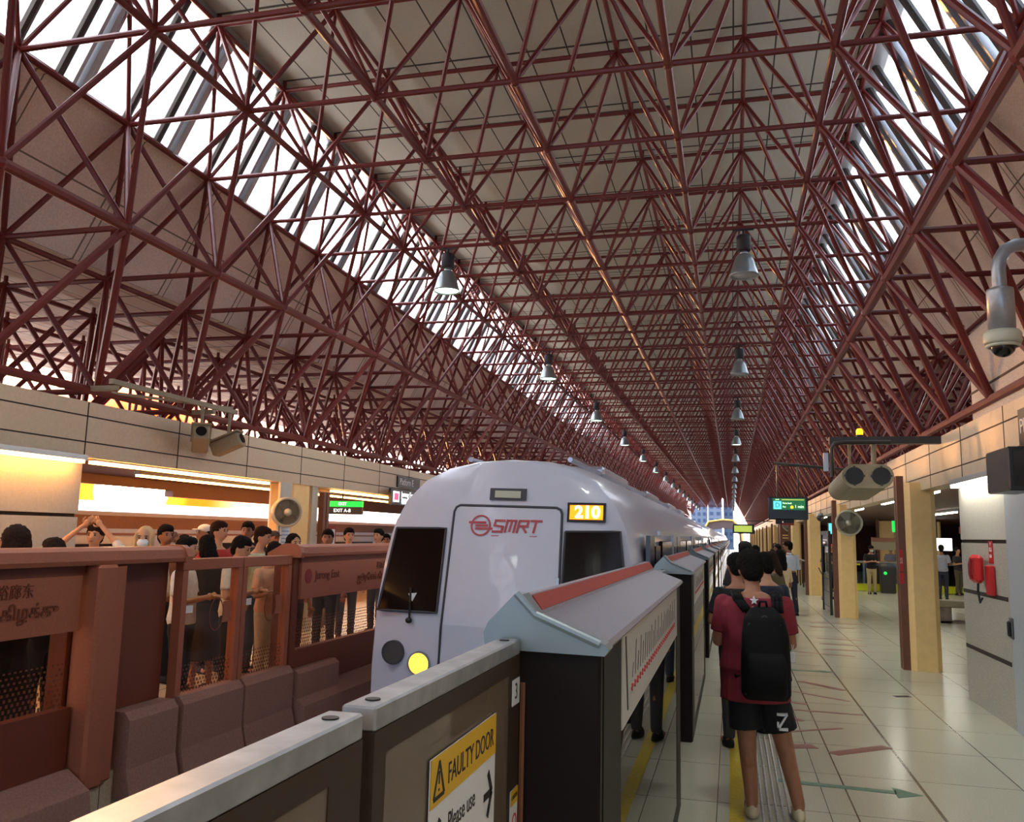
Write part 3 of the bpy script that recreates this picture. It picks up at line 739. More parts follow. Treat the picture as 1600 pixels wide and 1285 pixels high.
# stickers and notice on the near leaf
nt_ = empty('faulty_door_notice', (-.597, 1.70, 1.1), 'yellow and white faulty door notice taped on the near glass leaf', 'notice')
MB().box(-.598, -.595, 1.715, 2.21, 1.03, 1.392).build('sheet', 'white', nt_)
MB().box(-.5955, -.594, 1.715, 2.21, 1.295, 1.392).build('yellow_header', 'sign_yellow', nt_)
RX, UZ = (0, 1, 0), (0, 0, 1)
text('notice_title', 'FAULTY DOOR', .062, (-.5935, 2.005, 1.338), RX, UZ, 'ink', nt_, sx=.86, depth=.0005)
text('notice_text', 'Please use', .060, (-.5945, 1.935, 1.235), RX, UZ, 'ink', nt_, sx=.82, depth=.0005)
text('notice_text', 'other doors', .060, (-.5945, 1.935, 1.165), RX, UZ, 'ink', nt_, sx=.82, depth=.0005)
m = MB()
def bar2(mb, a, b, r, x=-.594): 
    d = Vector((b[0]-a[0], b[1]-a[1])).normalized(); n = Vector((-d.y, d.x))*r
    mb.prism([(a[0]+n.x, a[1]+n.y), (b[0]+n.x, b[1]+n.y), (b[0]-n.x, b[1]-n.y), (a[0]-n.x, a[1]-n.y)], 'x', x-.0004, x+.0006)
tri = [(1.733, 1.31), (1.80, 1.31), (1.766, 1.38)]
for a, b in zip(tri, tri[1:]+tri[:1]): bar2(m, a, b, .0042, -.5936)
bar2(m, (1.766, 1.36), (1.766, 1.335), .003, -.5936); bar2(m, (1.766, 1.326), (1.766, 1.321), .003, -.5936); m.build('warning_triangle', 'ink', nt_)
for s, c in ((1, 2.18), (-1, 1.745)):
    m = MB(); bar2(m, (c-s*.07, 1.21), (c, 1.21), .009); bar2(m, (c-s*.035, 1.262), (c, 1.21), .009); bar2(m, (c-s*.035, 1.158), (c, 1.21), .009)
    m.build('arrow_mark', 'ink', nt_)
st = empty('door_number_sticker', (-.596, 2.40, 1.36), 'small white sticker with door number 3 on the near leaf stile', 'sticker')
MB().box(-.598, -.595, 2.385, 2.462, 1.375, 1.445).build('sheet', 'white', st); text('digit', '3', .062, (-.5945, 2.422, 1.410), RX, UZ, 'ink', st, depth=.0005)
st = empty('caution_sticker', (-.596, 2.40, 1.05), 'orange and white caution sticker low on the near leaf stile', 'sticker')
MB().box(-.598, -.595, 2.385, 2.462, .98, 1.15).build('sheet', 'white', st); MB().box(-.596, -.5945, 2.385, 2.462, 1.11, 1.15).build('orange_header', 'sign_yellow', st)
text('caution_text', 'CAUTION', .018, (-.594, 2.424, 1.13), RX, UZ, 'ink', st, sx=.75, depth=.0004)
MB().lathe([(.020, 0), (.026, 0), (.026, .001), (.020, .001)], (-.5945, 2.424, 1.06), 18, 'x', close=True).build('ring_mark', 'red', st)
m = MB().path([(-.598, 2.515, 1.42), (-.598, 2.515, .3)], .008, 6); one('door_edge_strip', m, 'brown_paint', 'slim copper coloured strip between the near leaf and the housing', 'trim strip', (-.598, 2.515, .3))  # plain painted strip, not emissive

# ------------------------------------------------------------------ left platform screen doors, seen from the track
def lp(x, off): return x
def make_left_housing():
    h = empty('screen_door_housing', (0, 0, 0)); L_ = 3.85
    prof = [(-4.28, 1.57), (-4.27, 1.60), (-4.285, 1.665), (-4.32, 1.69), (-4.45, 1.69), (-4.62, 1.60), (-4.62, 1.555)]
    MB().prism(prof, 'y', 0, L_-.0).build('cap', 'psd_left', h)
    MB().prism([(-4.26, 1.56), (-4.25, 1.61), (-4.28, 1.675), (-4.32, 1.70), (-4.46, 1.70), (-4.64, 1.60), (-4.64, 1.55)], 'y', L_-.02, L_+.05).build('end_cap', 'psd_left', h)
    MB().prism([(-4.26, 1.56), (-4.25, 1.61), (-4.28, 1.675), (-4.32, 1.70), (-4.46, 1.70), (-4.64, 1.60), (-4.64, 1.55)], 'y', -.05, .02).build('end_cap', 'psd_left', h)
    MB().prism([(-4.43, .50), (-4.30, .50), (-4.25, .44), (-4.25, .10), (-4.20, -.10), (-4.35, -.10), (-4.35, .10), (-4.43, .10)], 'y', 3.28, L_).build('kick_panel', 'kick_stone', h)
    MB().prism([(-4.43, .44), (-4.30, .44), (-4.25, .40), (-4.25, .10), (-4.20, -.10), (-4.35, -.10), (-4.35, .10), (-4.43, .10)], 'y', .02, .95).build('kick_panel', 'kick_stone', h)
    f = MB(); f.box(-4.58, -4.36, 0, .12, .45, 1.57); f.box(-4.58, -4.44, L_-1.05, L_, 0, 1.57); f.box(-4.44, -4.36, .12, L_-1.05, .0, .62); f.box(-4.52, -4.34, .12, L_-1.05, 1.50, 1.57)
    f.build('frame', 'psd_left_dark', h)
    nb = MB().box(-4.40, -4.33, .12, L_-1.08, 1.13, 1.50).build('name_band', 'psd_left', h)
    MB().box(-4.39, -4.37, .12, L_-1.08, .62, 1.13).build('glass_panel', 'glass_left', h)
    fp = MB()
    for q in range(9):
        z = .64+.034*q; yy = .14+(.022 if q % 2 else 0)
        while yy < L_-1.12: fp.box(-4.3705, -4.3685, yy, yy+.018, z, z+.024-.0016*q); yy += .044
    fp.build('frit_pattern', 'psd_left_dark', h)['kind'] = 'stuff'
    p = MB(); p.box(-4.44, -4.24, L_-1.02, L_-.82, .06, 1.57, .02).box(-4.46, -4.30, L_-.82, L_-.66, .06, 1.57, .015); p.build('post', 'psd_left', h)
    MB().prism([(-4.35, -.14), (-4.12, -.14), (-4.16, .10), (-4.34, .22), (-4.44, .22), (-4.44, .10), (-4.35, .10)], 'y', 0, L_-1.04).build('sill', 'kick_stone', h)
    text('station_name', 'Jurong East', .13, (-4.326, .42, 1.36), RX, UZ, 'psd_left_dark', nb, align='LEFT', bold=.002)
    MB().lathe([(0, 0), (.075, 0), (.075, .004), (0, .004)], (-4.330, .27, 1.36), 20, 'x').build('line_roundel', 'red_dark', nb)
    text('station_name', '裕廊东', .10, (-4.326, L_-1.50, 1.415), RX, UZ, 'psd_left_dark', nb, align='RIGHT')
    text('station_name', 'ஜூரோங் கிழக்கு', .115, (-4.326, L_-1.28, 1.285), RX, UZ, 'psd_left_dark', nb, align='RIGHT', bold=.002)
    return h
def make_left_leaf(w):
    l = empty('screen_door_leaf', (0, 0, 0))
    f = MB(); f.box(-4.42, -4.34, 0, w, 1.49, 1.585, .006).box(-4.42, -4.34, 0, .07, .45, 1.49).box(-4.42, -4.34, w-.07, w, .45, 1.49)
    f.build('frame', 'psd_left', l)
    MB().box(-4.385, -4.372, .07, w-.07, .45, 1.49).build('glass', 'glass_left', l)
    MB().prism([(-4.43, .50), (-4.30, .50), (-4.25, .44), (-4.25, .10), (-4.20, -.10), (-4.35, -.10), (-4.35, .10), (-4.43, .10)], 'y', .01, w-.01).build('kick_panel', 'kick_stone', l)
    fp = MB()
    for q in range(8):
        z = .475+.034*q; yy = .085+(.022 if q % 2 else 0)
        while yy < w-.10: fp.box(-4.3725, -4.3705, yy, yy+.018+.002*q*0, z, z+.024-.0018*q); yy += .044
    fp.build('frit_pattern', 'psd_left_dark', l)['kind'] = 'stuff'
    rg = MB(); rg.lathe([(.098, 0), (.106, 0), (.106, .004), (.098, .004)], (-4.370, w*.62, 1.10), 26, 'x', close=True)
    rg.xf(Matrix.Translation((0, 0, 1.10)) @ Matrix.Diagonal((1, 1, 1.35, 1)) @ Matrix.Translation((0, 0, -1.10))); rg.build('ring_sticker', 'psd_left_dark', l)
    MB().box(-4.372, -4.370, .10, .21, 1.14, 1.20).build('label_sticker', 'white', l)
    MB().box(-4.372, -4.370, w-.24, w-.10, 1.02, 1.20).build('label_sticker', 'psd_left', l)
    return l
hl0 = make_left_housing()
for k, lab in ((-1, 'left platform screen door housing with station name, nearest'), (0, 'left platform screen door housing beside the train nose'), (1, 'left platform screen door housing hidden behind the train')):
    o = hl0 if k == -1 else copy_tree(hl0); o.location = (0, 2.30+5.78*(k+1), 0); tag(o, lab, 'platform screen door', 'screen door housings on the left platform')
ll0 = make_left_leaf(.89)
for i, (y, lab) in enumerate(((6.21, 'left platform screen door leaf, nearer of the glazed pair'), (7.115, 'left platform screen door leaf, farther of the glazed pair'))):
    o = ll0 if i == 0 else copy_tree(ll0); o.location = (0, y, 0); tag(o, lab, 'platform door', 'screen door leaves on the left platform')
# ------------------------------------------------------------------ pendant lamps under the roof
def make_pendant():
    o = empty('pendant_lamp', (0, 0, 0))
    m = MB().tube((0, 0, .0), (0, 0, -.12), .02, 8).box(-.16, .16, -.015, .015, -.02, .01); m.build('hanger', 'ballast_box', o)
    m = MB().lathe([(.0, -.10), (.085, -.10), (.11, -.12), (.115, -.14), (.115, -.34), (.10, -.37), (.0, -.37)], n=20); m.build('gear_box', 'ballast_box', o, True)
    m = MB().lathe([(.062, -.37), (.062, -.43)], n=16); m.build('neck', 'alu', o, True)
    m = MB().lathe([(.075, -.42), (.12, -.45), (.165, -.55), (.20, -.68), (.225, -.76), (.230, -.79), (.222, -.785), (.192, -.68), (.155, -.55), (.11, -.46), (.07, -.43)], n=28, close=True); m.build('reflector', 'reflector', o, True)
    m = MB().lathe([(.0, -.745), (.208, -.745), (.212, -.765), (.0, -.775)], n=24); m.build('lens', 'lens_green', o, True)
    return o
p0 = make_pendant(); cp = ['nearest', 'second', 'third', 'fourth', 'fifth', 'sixth']
first = True
for s, nm in ((1, 'right'), (-1, 'left')):
    for k in range(-2, 15):  # lamps before the nearest are out of view, added to light floor and crowd
        o = p0 if first else copy_tree(p0); first = False
        o.location = (.25 if s > 0 else -4.79, BY0+MY*(3+5*k)-(.45 if k == -1 else 0), BZ-.03)
        lab = 'unseen bell-shaped pendant lamp added overhead on the %s row' % nm if k < 0 else '%s bell-shaped pendant lamp of the %s row' % (cp[k], nm) if k < 6 else 'tiny bell-shaped pendant lamp far down the %s row' % nm
        tag(o, lab, 'lamp', 'pendant lamps, %s row' % nm)
        lit = s < 0 or k in (3, 8)
        for c in o.children:
            if c.name.startswith('lens'): c.data = c.data.copy(); c.data.materials.clear(); c.data.materials.append(MATS['lens_green' if lit else 'lens_off'])
        if lit or True:  # dark-lensed lamps get a spot too, added to brighten the right platform
            L_ = bpy.data.lights.new('pendant_and_fill_spot', 'SPOT'); L_.energy = PEND; L_.spot_size = R(150); L_.spot_blend = .6; L_.shadow_soft_size = .2; L_.color = (.95, 1, .92)
            lo = bpy.data.objects.new('pendant_and_fill_spot', L_); COL.objects.link(lo); lo.location = (o.location.x, o.location.y, o.location.z-.80)

# ------------------------------------------------------------------ light battens under the fascias
def batten(x, ya, yb, z, lab, m='tube_white', w=.05, energy=0):
    t = empty('light_batten', (x, (ya+yb)/2, z), lab, 'light')
    MB().box(x-w, x+w, ya, yb, z, z+.06).build('housing', 'alu', t); MB().box(x-w*.8, x+w*.8, ya+.03, yb-.03, z-.035, z).build('tube', m, t)
    return t
batten(-7.22, 1.0, 8.3, 2.58, 'long light batten above the left wall block', 'tube_warm')
batten(-7.40, 8.6, 12.7, 2.60, 'light batten under the left fascia by the crowd', 'tube_warm')
batten(-7.40, 15.0, 21.0, 2.60, 'light batten under the left fascia beyond the left column', 'tube_warm')
batten(-9.4, 3.5, 10.5, 2.675, 'added light batten deep under the left canopy, nearer one', 'tube_warm')  # this and the farther one are added to brighten the left floor and crowd
batten(-9.4, 12.0, 24.0, 2.675, 'added light batten deep under the left canopy, farther one', 'tube_warm')
batten(2.66, 9.9, 11.6, 2.56, 'light batten on top of the stone wall panel', 'tube_white')
batten(3.25, 15.2, 20.5, 2.70, 'light batten under the slab between the two nearest right columns')
batten(3.25, 23.6, 29.0, 2.70, 'light batten under the slab past the second right column')
batten(3.25, 32.5, 38, 2.70, 'light batten under the slab past the third right column')
batten(6.0, 14.0, 20.0, 2.72, 'light batten over the concourse behind the stone wall')
batten(6.0, 26.0, 34.0, 2.72, 'light batten over the concourse near the railing')
batten(9.5, 20.0, 34.0, 2.72, 'light batten deep in the concourse')

# ------------------------------------------------------------------ floor markings
def floor_poly(name, pts, m, lab, z=.003):
    mb = MB().prism(pts, 'z', 0.0005, z); return one(name, mb, m, lab, 'floor marking', group='painted floor markings')
def fbar(a, b, w):
    d = Vector((b[0]-a[0], b[1]-a[1])).normalized(); n = Vector((-d.y, d.x))*w/2
    return [(a[0]+n.x, a[1]+n.y), (b[0]+n.x, b[1]+n.y), (b[0]-n.x, b[1]-n.y), (a[0]-n.x, a[1]-n.y)]
mb = MB().prism(fbar((.32, 7.27), (1.16, 7.22), .09), 'z', .0005, .003).prism([(1.15, 7.36), (1.15, 7.08), (1.34, 7.20)], 'z', .0005, .003)
one('floor_arrow', mb, 'green_mark', 'green floor arrow beside the foot of the person in maroon', 'floor marking', group='painted floor markings')
mb = MB().prism(fbar((.55, 13.30), (1.22, 13.30), .10), 'z', .0005, .003).prism([(1.20, 13.44), (1.20, 13.16), (1.36, 13.30)], 'z', .0005, .003)
one('floor_arrow', mb, 'green_mark', 'green floor arrow farther along, past the red lines', 'floor marking', group='painted floor markings')
for a, b, w, lab in (((.83, 8.30), (1.34, 8.74), .12, 'nearest broken red floor stripe beside the long dark joint'), ((.42, 8.44), (.70, 8.54), .16, 'red floor dash next to the leg of the person in maroon'),
                    ((.45, 9.05), (1.03, 9.42), .05, 'thin slanted red floor line, nearest'), ((.42, 9.55), (.66, 9.72), .14, 'short red floor dash beyond the nearest slanted line'),
                    ((.58, 10.25), (1.34, 10.20), .05, 'long thin red floor line in front of the second green arrow'), ((.50, 10.75), (.80, 10.62), .07, 'short red floor line joining the long thin one'),
                    ((.84, 12.30), (1.33, 11.75), .10, 'slanted red floor stripe past the long thin line'), ((.50, 11.6), (1.3, 11.0), .04, 'hairline red floor line left of the slanted stripe'),
                    ((1.5, 16.0), (2.3, 16.0), .10, 'first red floor bar left of the nearest column'), ((1.5, 16.8), (2.3, 16.8), .10, 'second red floor bar left of the nearest column'),
                    ((1.55, 17.7), (2.35, 17.7), .10, 'third red floor bar left of the nearest column'), ((.5, 15.6), (1.9, 15.2), .05, 'long faint red line running toward the nearest column'),
                    ((1.7, 21.0), (2.9, 21.0), .10, 'red floor bar at the foot of the second column'), ((1.6, 20.0), (2.5, 20.0), .10, 'red floor bar in front of the second column')):
    floor_poly('floor_stripe', fbar(a, b, w), 'red_mark', lab)
floor_poly('floor_dash', fbar((1.88, 11.55), (2.06, 11.62), .09), 'joint_dark', 'small dark rectangle mark on the floor near the nearest column')
yl = MB().box(-.045, .055, 1.5, 140, .0005, .003); one('yellow_line', yl, 'yellow_line', 'yellow waiting line painted along the right platform edge', 'floor line')
tl = empty('tactile_strip', (.265, 20, 0), 'tactile guiding strip of small steel studs beside the yellow line', 'tactile strip')
MB().box(.155, .375, 2.0, 140, .0003, .002).build('strip_base', 'floor_terrazzo', tl)
m = MB(); y = 2.0
while y < 32:
    for q in range(5):
        x = .175+.045*q; r = .0145
        m.add([(x-r, y, .002), (x, y-r, .002), (x+r, y, .002), (x, y+r, .002), (x, y, .009)], [(0, 1, 4), (1, 2, 4), (2, 3, 4), (3, 0, 4)])
    y += .036
o = m.build('studs', 'steel_worn', tl, fix=False); o['kind'] = 'stuff'
m = MB()
for q in range(5): m.box(.167+.045*q, .183+.045*q, 32, 140, .002, .006)
m.build('ridges', 'steel_worn', tl)

# ------------------------------------------------------------------ signs and screens
sg = empty('departure_screen', (1.10, 18, 2.26), 'hanging departure screen reading D and 1 min over the right platform', 'screen')
MB().box(.715, 1.475, 18.0, 18.14, 2.245, 2.70, .02).build('casing', 'screen_black', sg)
f = MB().box(.80, 1.42, 17.985, 18.0, 2.44, 2.67).build('display_panel', 'screen_green', sg)
MB().box(.815, .965, 17.98, 17.986, 2.455, 2.61).build('route_tile', 'screen_cyan', f)
text('route_letter', 'D', .13, (.89, 17.977, 2.53), (1, 0, 0), UZ, 'screen_black', f)
text('screen_text', '18:48', .034, (.885, 17.982, 2.642), (1, 0, 0), UZ, 'screen_text', f)
text('screen_text', 'Marina South', .050, (1.075, 17.982, 2.572), (1, 0, 0), UZ, 'screen_text', f, sx=.66); text('screen_text', 'Pier', .050, (1.02, 17.982, 2.50), (1, 0, 0), UZ, 'screen_text', f, sx=.8)
text('screen_text', '1 min', .086, (1.305, 17.982, 2.505), (1, 0, 0), UZ, 'screen_text', f, sx=.9)
MB().box(.97, 1.40, 17.982, 17.986, 2.632, 2.652).build('ticker_bar', 'screen_lime', f); MB().lathe([(.028, 0), (.028, .006)], (1.165, 17.979, 2.495), 16, 'y').build('load_dot', 'beacon', f)
m = MB().tube((.9, 18.07, 2.70), (.9, 18.07, 3.40), .02, 8).tube((1.3, 18.07, 2.70), (1.3, 18.07, 3.40), .02, 8).tube((.85, 18.07, 3.38), (2.75, 18.07, 3.2), .03, 8); m.build('hanging_rod', 'steel_dark', sg)
m = MB().box(.85, .97, 17.9, 18.1, 2.16, 2.245).box(1.0, 1.2, 17.95, 18.1, 2.18, 2.245); m.build('camera_pod', 'black', sg)
sg = empty('departure_screen', (1.05, 62, 2.0), 'small greenish departure screen far down the right platform', 'screen')
MB().box(.05, 1.5, 62, 62.3, 2.20, 2.85, .03).build('casing', 'screen_black', sg); MB().box(.15, 1.35, 61.97, 62.0, 2.32, 2.75).build('display_panel', 'screen_lime', sg)
m = MB().tube((.8, 62.15, 2.85), (.8, 62.15, 3.1), .03, 6).tube((.8, 62.15, 3.08), (2.73, 62.15, 3.08), .035, 6); m.build('hanging_rod', 'steel_dark', sg)
rs = empty('red_sign', (1.9, 32.0, 2.3), 'dark red sign hanging past the departure screen', 'sign'); MB().box(1.65, 2.13, 32, 32.06, 2.36, 2.57).build('sign_board', 'red_dark', rs)
text('sign_text', 'ALIGHT HERE', .055, (1.89, 31.99, 2.465), (1, 0, 0), UZ, 'sign_white', rs); MB().tube((1.89, 32.03, 2.57), (1.89, 32.03, 2.8), .015, 6).tube((1.89, 32.03, 2.79), (2.75, 32.03, 2.79), .015, 6).build('hanging_rod', 'steel_dark', rs)
ps = empty('platform_sign', (2.70, 8.95, 2.80), 'dark platform sign with white letter at the right picture edge', 'sign')
MB().box(2.69, 2.728, 7.3, 9.13, 2.79, 3.14).build('sign_board', 'screen_black', ps); text('sign_text', 'Platform D', .20, (2.687, 9.08, 2.965), (0, -1, 0), UZ, 'white', ps, align='LEFT')
mo = empty('monitor', (2.5, 8.7, 2.32), 'dark monitor below the platform sign at the right picture edge', 'monitor')
MB().box(2.36, 2.62, 8.35, 9.02, 2.32, 2.71, .015).build('casing', 'screen_black', mo); MB().box(2.40, 2.58, 8.335, 8.35, 2.36, 2.67).build('display', 'black_gloss', mo); MB().box(2.60, 2.74, 8.6, 8.75, 2.45, 2.55).build('bracket', 'steel_dark', mo)
ps = empty('platform_sign', (-7.25, 18.5, 2.8), 'dark sign reading Platform on the left fascia', 'sign')
MB().box(-7.268, -7.235, 17.95, 19.35, 2.83, 3.08).build('sign_board', 'screen_black', ps); text('sign_text', 'Platform E', .215, (-7.232, 18.05, 2.955), RX, UZ, 'white', ps, align='LEFT', sx=.95)
ns = empty('station_sign', (-7.1, 18.2, 2.45), 'dark station name sign with pink code tile hanging under the left fascia', 'sign')
MB().box(-7.14, -7.08, 17.2, 20.4, 2.42, 2.765).build('sign_board', 'screen_black', ns); MB().box(-7.269, -7.14, 17.6, 17.68, 2.68, 2.75).build('bracket', 'steel_dark', ns); MB().box(-7.269, -7.14, 19.9, 19.98, 2.68, 2.75).build('bracket', 'steel_dark', ns); MB().box(-7.085, -7.072, 17.32, 17.66, 2.48, 2.71).build('code_tile', 'sign_white', ns); MB().box(-7.075, -7.068, 17.37, 17.61, 2.52, 2.67).build('code_tile', 'sign_pink', ns)
text('sign_text', 'Jurong East', .17, (-7.07, 17.78, 2.66), RX, UZ, 'sign_white', ns, align='LEFT'); text('sign_text', '裕廊东', .15, (-7.07, 17.78, 2.50), RX, UZ, 'sign_white', ns, align='LEFT')
ex = empty('exit_sign', (-8.6, 18.0, 2.25), 'green lit exit sign under the left canopy', 'sign')
MB().box(-9.05, -8.10, 18.0, 18.08, 2.37, 2.50).build('lit_panel', 'sign_green', ex); MB().box(-9.05, -8.10, 18.0, 18.08, 2.20, 2.37).build('text_panel', 'screen_black', ex); text('sign_text', 'EXIT A-B', .11, (-8.58, 17.99, 2.285), (1, 0, 0), UZ, 'sign_white', ex); text('sign_text', 'EXIT', .10, (-8.58, 17.99, 2.435), (1, 0, 0), UZ, 'sign_white', ex)
MB().tube((-8.6, 18.04, 2.5), (-8.6, 18.04, 2.74), .02, 6).build('hanging_rod', 'steel_dark', ex)
ex = empty('exit_sign', (4.55, 26, 2.1), 'green sign with white letter B partly behind the nearest column', 'sign')
MB().box(4.35, 5.35, 26, 26.08, 2.13, 2.44).build('sign_board', 'sign_green', ex); MB().box(4.50, 4.82, 25.985, 26, 2.18, 2.39).build('letter_tile', 'sign_white', ex); text('exit_letter', 'B', .22, (4.66, 25.98, 2.285), (1, 0, 0), UZ, 'sign_green', ex, bold=.01); MB().tube((4.9, 26.04, 2.44), (4.9, 26.04, 2.8), .02, 6).build('hanging_rod', 'steel_dark', ex)
ex = empty('exit_sign', (6.0, 23, 2.0), 'green lit exit sign left of the stone wall', 'sign')
MB().box(5.86, 6.30, 23, 23.1, 2.28, 2.45).build('lit_panel', 'sign_green', ex); MB().box(5.86, 6.30, 23, 23.1, 2.04, 2.28).build('text_panel', 'screen_black', ex); text('exit_arrow', 'EXIT', .12, (6.08, 22.99, 2.16), (1, 0, 0), UZ, 'sign_white', ex); MB().tube((6.08, 23.05, 2.45), (6.08, 23.05, 2.8), .02, 6).build('hanging_rod', 'steel_dark', ex)
rs = empty('red_sign', (5.6, 23.4, 2.1), 'small red sign with white arrow left of the lit exit sign', 'sign'); MB().box(5.45, 5.80, 23.4, 23.45, 2.10, 2.26).build('sign_board', 'red', rs); text('sign_arrow', '↓', .13, (5.7, 23.39, 2.18), (1, 0, 0), UZ, 'sign_white', rs); MB().tube((5.6, 23.42, 2.26), (5.6, 23.42, 2.8), .015, 6).build('hanging_rod', 'steel_dark', rs)
pv = empty('info_panel', (7.9, 38.2, 1.5), 'lit white information panel behind the person in the grey shirt', 'panel'); MB().box(7.5, 8.6, 38.2, 38.3, 1.55, 2.05).build('lit_face', 'sign_white', pv); MB().tube((8.05, 38.25, 2.05), (8.05, 38.25, 2.8), .03, 6).build('hanging_rod', 'steel_dark', pv)
po = empty('poster', (-7.22, 13.2, 1.5), 'white poster under the left wall fan', 'poster'); MB().box(-7.26, -7.235, 12.90, 13.20, 1.48, 1.90).build('sheet', 'poster', po)
m = MB(); [m.box(-7.235, -7.232, 12.93, 13.17, z, z+.015) for z in (1.56, 1.62, 1.68, 1.74, 1.80)]; m.build('text_lines', 'poster_ink', po)
pn = MB().box(-7.30, -7.26, 12.85, 13.24, .10, 2.62); struct('wall_left_post', pn, 'wall_pale', 'narrow pale wall strip carrying the left fan and poster')
rp = empty('red_poster', (-7.24, 14.75, 1.35), 'red and white notice board beyond the left yellow column', 'poster'); MB().box(-7.30, -7.26, 14.62, 15.0, 1.35, 1.92).build('board', 'red_dark', rp); MB().box(-7.262, -7.255, 14.66, 14.78, 1.42, 1.86).build('print', 'white', rp); MB().box(-7.262, -7.255, 14.83, 14.95, 1.42, 1.86).build('print', 'poster', rp); MB().box(-7.34, -7.30, 14.75, 14.85, .10, 1.9).build('stand_post', 'steel_dark', rp)
struct('wall_left_panel', MB().box(-7.42, -7.30, 14.06, 14.28, .10, 2.62), 'wall_pale', 'pale service panel beyond the left yellow column')

# ------------------------------------------------------------------ fans, speakers, cameras
def wall_fan(c, r, lab, dirv, back):
    o = empty('wall_fan', c, lab, 'fan'); d = Vector(dirv).normalized(); Rm = d.to_track_quat('Z', 'Y').to_matrix()
    def tr(mb): mb.v = [tuple(Rm @ Vector(v)+Vector(c)) for v in mb.v]; return mb
    m = MB().lathe([(r, -.10), (r+.03, -.08), (r+.03, .02), (r, .04), (r-.02, .0)], n=32, close=True); tr(m).build('guard_ring', 'fan_body', o, True)
    m = MB()
    for q in range(1, 6): rr = r*q/6; m.lathe([(rr-.004, .045-.03*(q/6)**2), (rr+.004, .045-.03*(q/6)**2), (rr+.004, .055-.03*(q/6)**2), (rr-.004, .055-.03*(q/6)**2)], n=28, close=True)
    for q in range(24): a = q*math.pi/12; m.tube((.03*math.cos(a), .03*math.sin(a), .05), (r*math.cos(a), r*math.sin(a), .02), .003, 4)
    tr(m).build('grille', 'fan_grill', o)
    m = MB().lathe([(0, -.12), (.06, -.12), (.08, -.05), (.06, .06), (0, .075)], n=20); tr(m).build('hub', 'fan_body', o, True)
    for q in range(4):
        a = q*math.pi/2+.3; m = MB(); ca, sa = math.cos(a), math.sin(a)
        pts = [(.06, -.05, -.03), (r*.85, -.11, -.055), (r*.92, .02, -.03), (r*.8, .12, .0), (.06, .05, .0)]
        pts2 = [(x*ca-y*sa, x*sa+y*ca, z) for x, y, z in pts]; n = len(pts2); m.add(pts2+[(x, y, z-.006) for x, y, z in pts2], [tuple(range(n)), tuple(range(2*n-1, n-1, -1))]+[(k, (k+1) % n, n+(k+1) % n, n+k) for k in range(n)]); tr(m).build('blade', 'fan_grill', o)
    m = MB().lathe([(r*.97, -.10), (.10, -.16), (.0, -.17)], n=28); tr(m).build('back_cover', 'fan_body', o, True)
    b = Vector(c)-d*.15; m = MB().tube(tuple(b), back, .03, 8).box(back[0]-.05, back[0]+.05, back[1]-.05, back[1]+.05, back[2]-.08, back[2]+.08); m.build('bracket', 'fan_body', o)
    return o
wall_fan((2.72, 22.05, 2.28), .28, 'round wall fan in front of the second right column', (-.25, -.95, -.15), (2.72, 22.45, 2.45))
wall_fan((-7.12, 12.86, 2.12), .22, 'round wall fan on the pale strip left of the yellow column', (.72, -.69, -.05), (-7.22, 13.1, 2.2))
wall_fan((2.45, 40.0, 2.50), .26, 'small wall fan far off near the red sign', (-.2, -.97, -.1), (2.5, 40.3, 2.6))
MB()
sp = empty('twin_jet_speaker', (1.72, 12.2, 2.68), 'twin barrel speaker unit with two dark round mouths on the right bracket', 'speaker')
def stadium(mb, cx, y0, y1, cz, hw, r, dz=0, dx=0, k=1.0):
    n = 14; ring = []
    for q in range(n+1): a = -math.pi/2+math.pi*q/n; ring.append((hw+r*math.cos(a), r*math.sin(a)))
    for q in range(n+1): a = math.pi/2+math.pi*q/n; ring.append((-hw+r*math.cos(a), r*math.sin(a)))
    N_ = len(ring); vs = [(cx+x, y0, cz+z) for x, z in ring]+[(cx+dx+x*k, y1, cz+dz+z*k) for x, z in ring]
    return mb.add(vs, [tuple(range(N_-1, -1, -1)), tuple(range(N_, 2*N_))]+[(q, (q+1) % N_, N_+(q+1) % N_, N_+q) for q in range(N_)])
m = MB(); stadium(m, 1.735, 12.0, 13.5, 2.70, .165, .155, -.10, -.02, 1.0); m.build('barrel_housing', 'speaker_body', sp)
for s in (-1, 1):
    m = MB().lathe([(.115, 0), (.115, .02)], (1.735+s*.165, 11.985, 2.70), 24, 'y'); m.build('mouth', 'black', sp)
    m = MB()
    for a in (0, math.pi/2, math.pi, 3*math.pi/2): m.box(1.735+s*.165+.118*math.cos(a)-.012, 1.735+s*.165+.118*math.cos(a)+.012, 11.975, 12.0, 2.70+.118*math.sin(a)-.012, 2.70+.118*math.sin(a)+.012)
    m.build('mounting_clip', 'steel_dark', sp)
MB().tube((1.58, 12.5, 2.84), (1.58, 12.5, 3.168), .022, 8).build('drop_rod', 'speaker_body', sp); MB().tube((1.89, 12.5, 2.84), (1.89, 12.5, 3.168), .035, 8).build('drop_rod', 'speaker_body', sp)
br = empty('bracket_arm', (2.7, 12.5, 3.15), 'dark steel bracket arm reaching out from the right fascia', 'bracket')
MB().box(1.32, 2.80, 12.44, 12.56, 3.17, 3.27).build('arm_beam', 'steel_dark', br); MB().path([(1.34, 12.40, 2.72), (1.34, 12.40, 3.10), (1.38, 12.40, 3.17), (1.5, 12.40, 3.19), (2.1, 12.41, 3.19)], .03, 8).build('conduit', 'steel_dark', br); MB().box(1.24, 1.30, 12.46, 12.54, 2.80, 3.05).build('junction_box', 'alu', br)
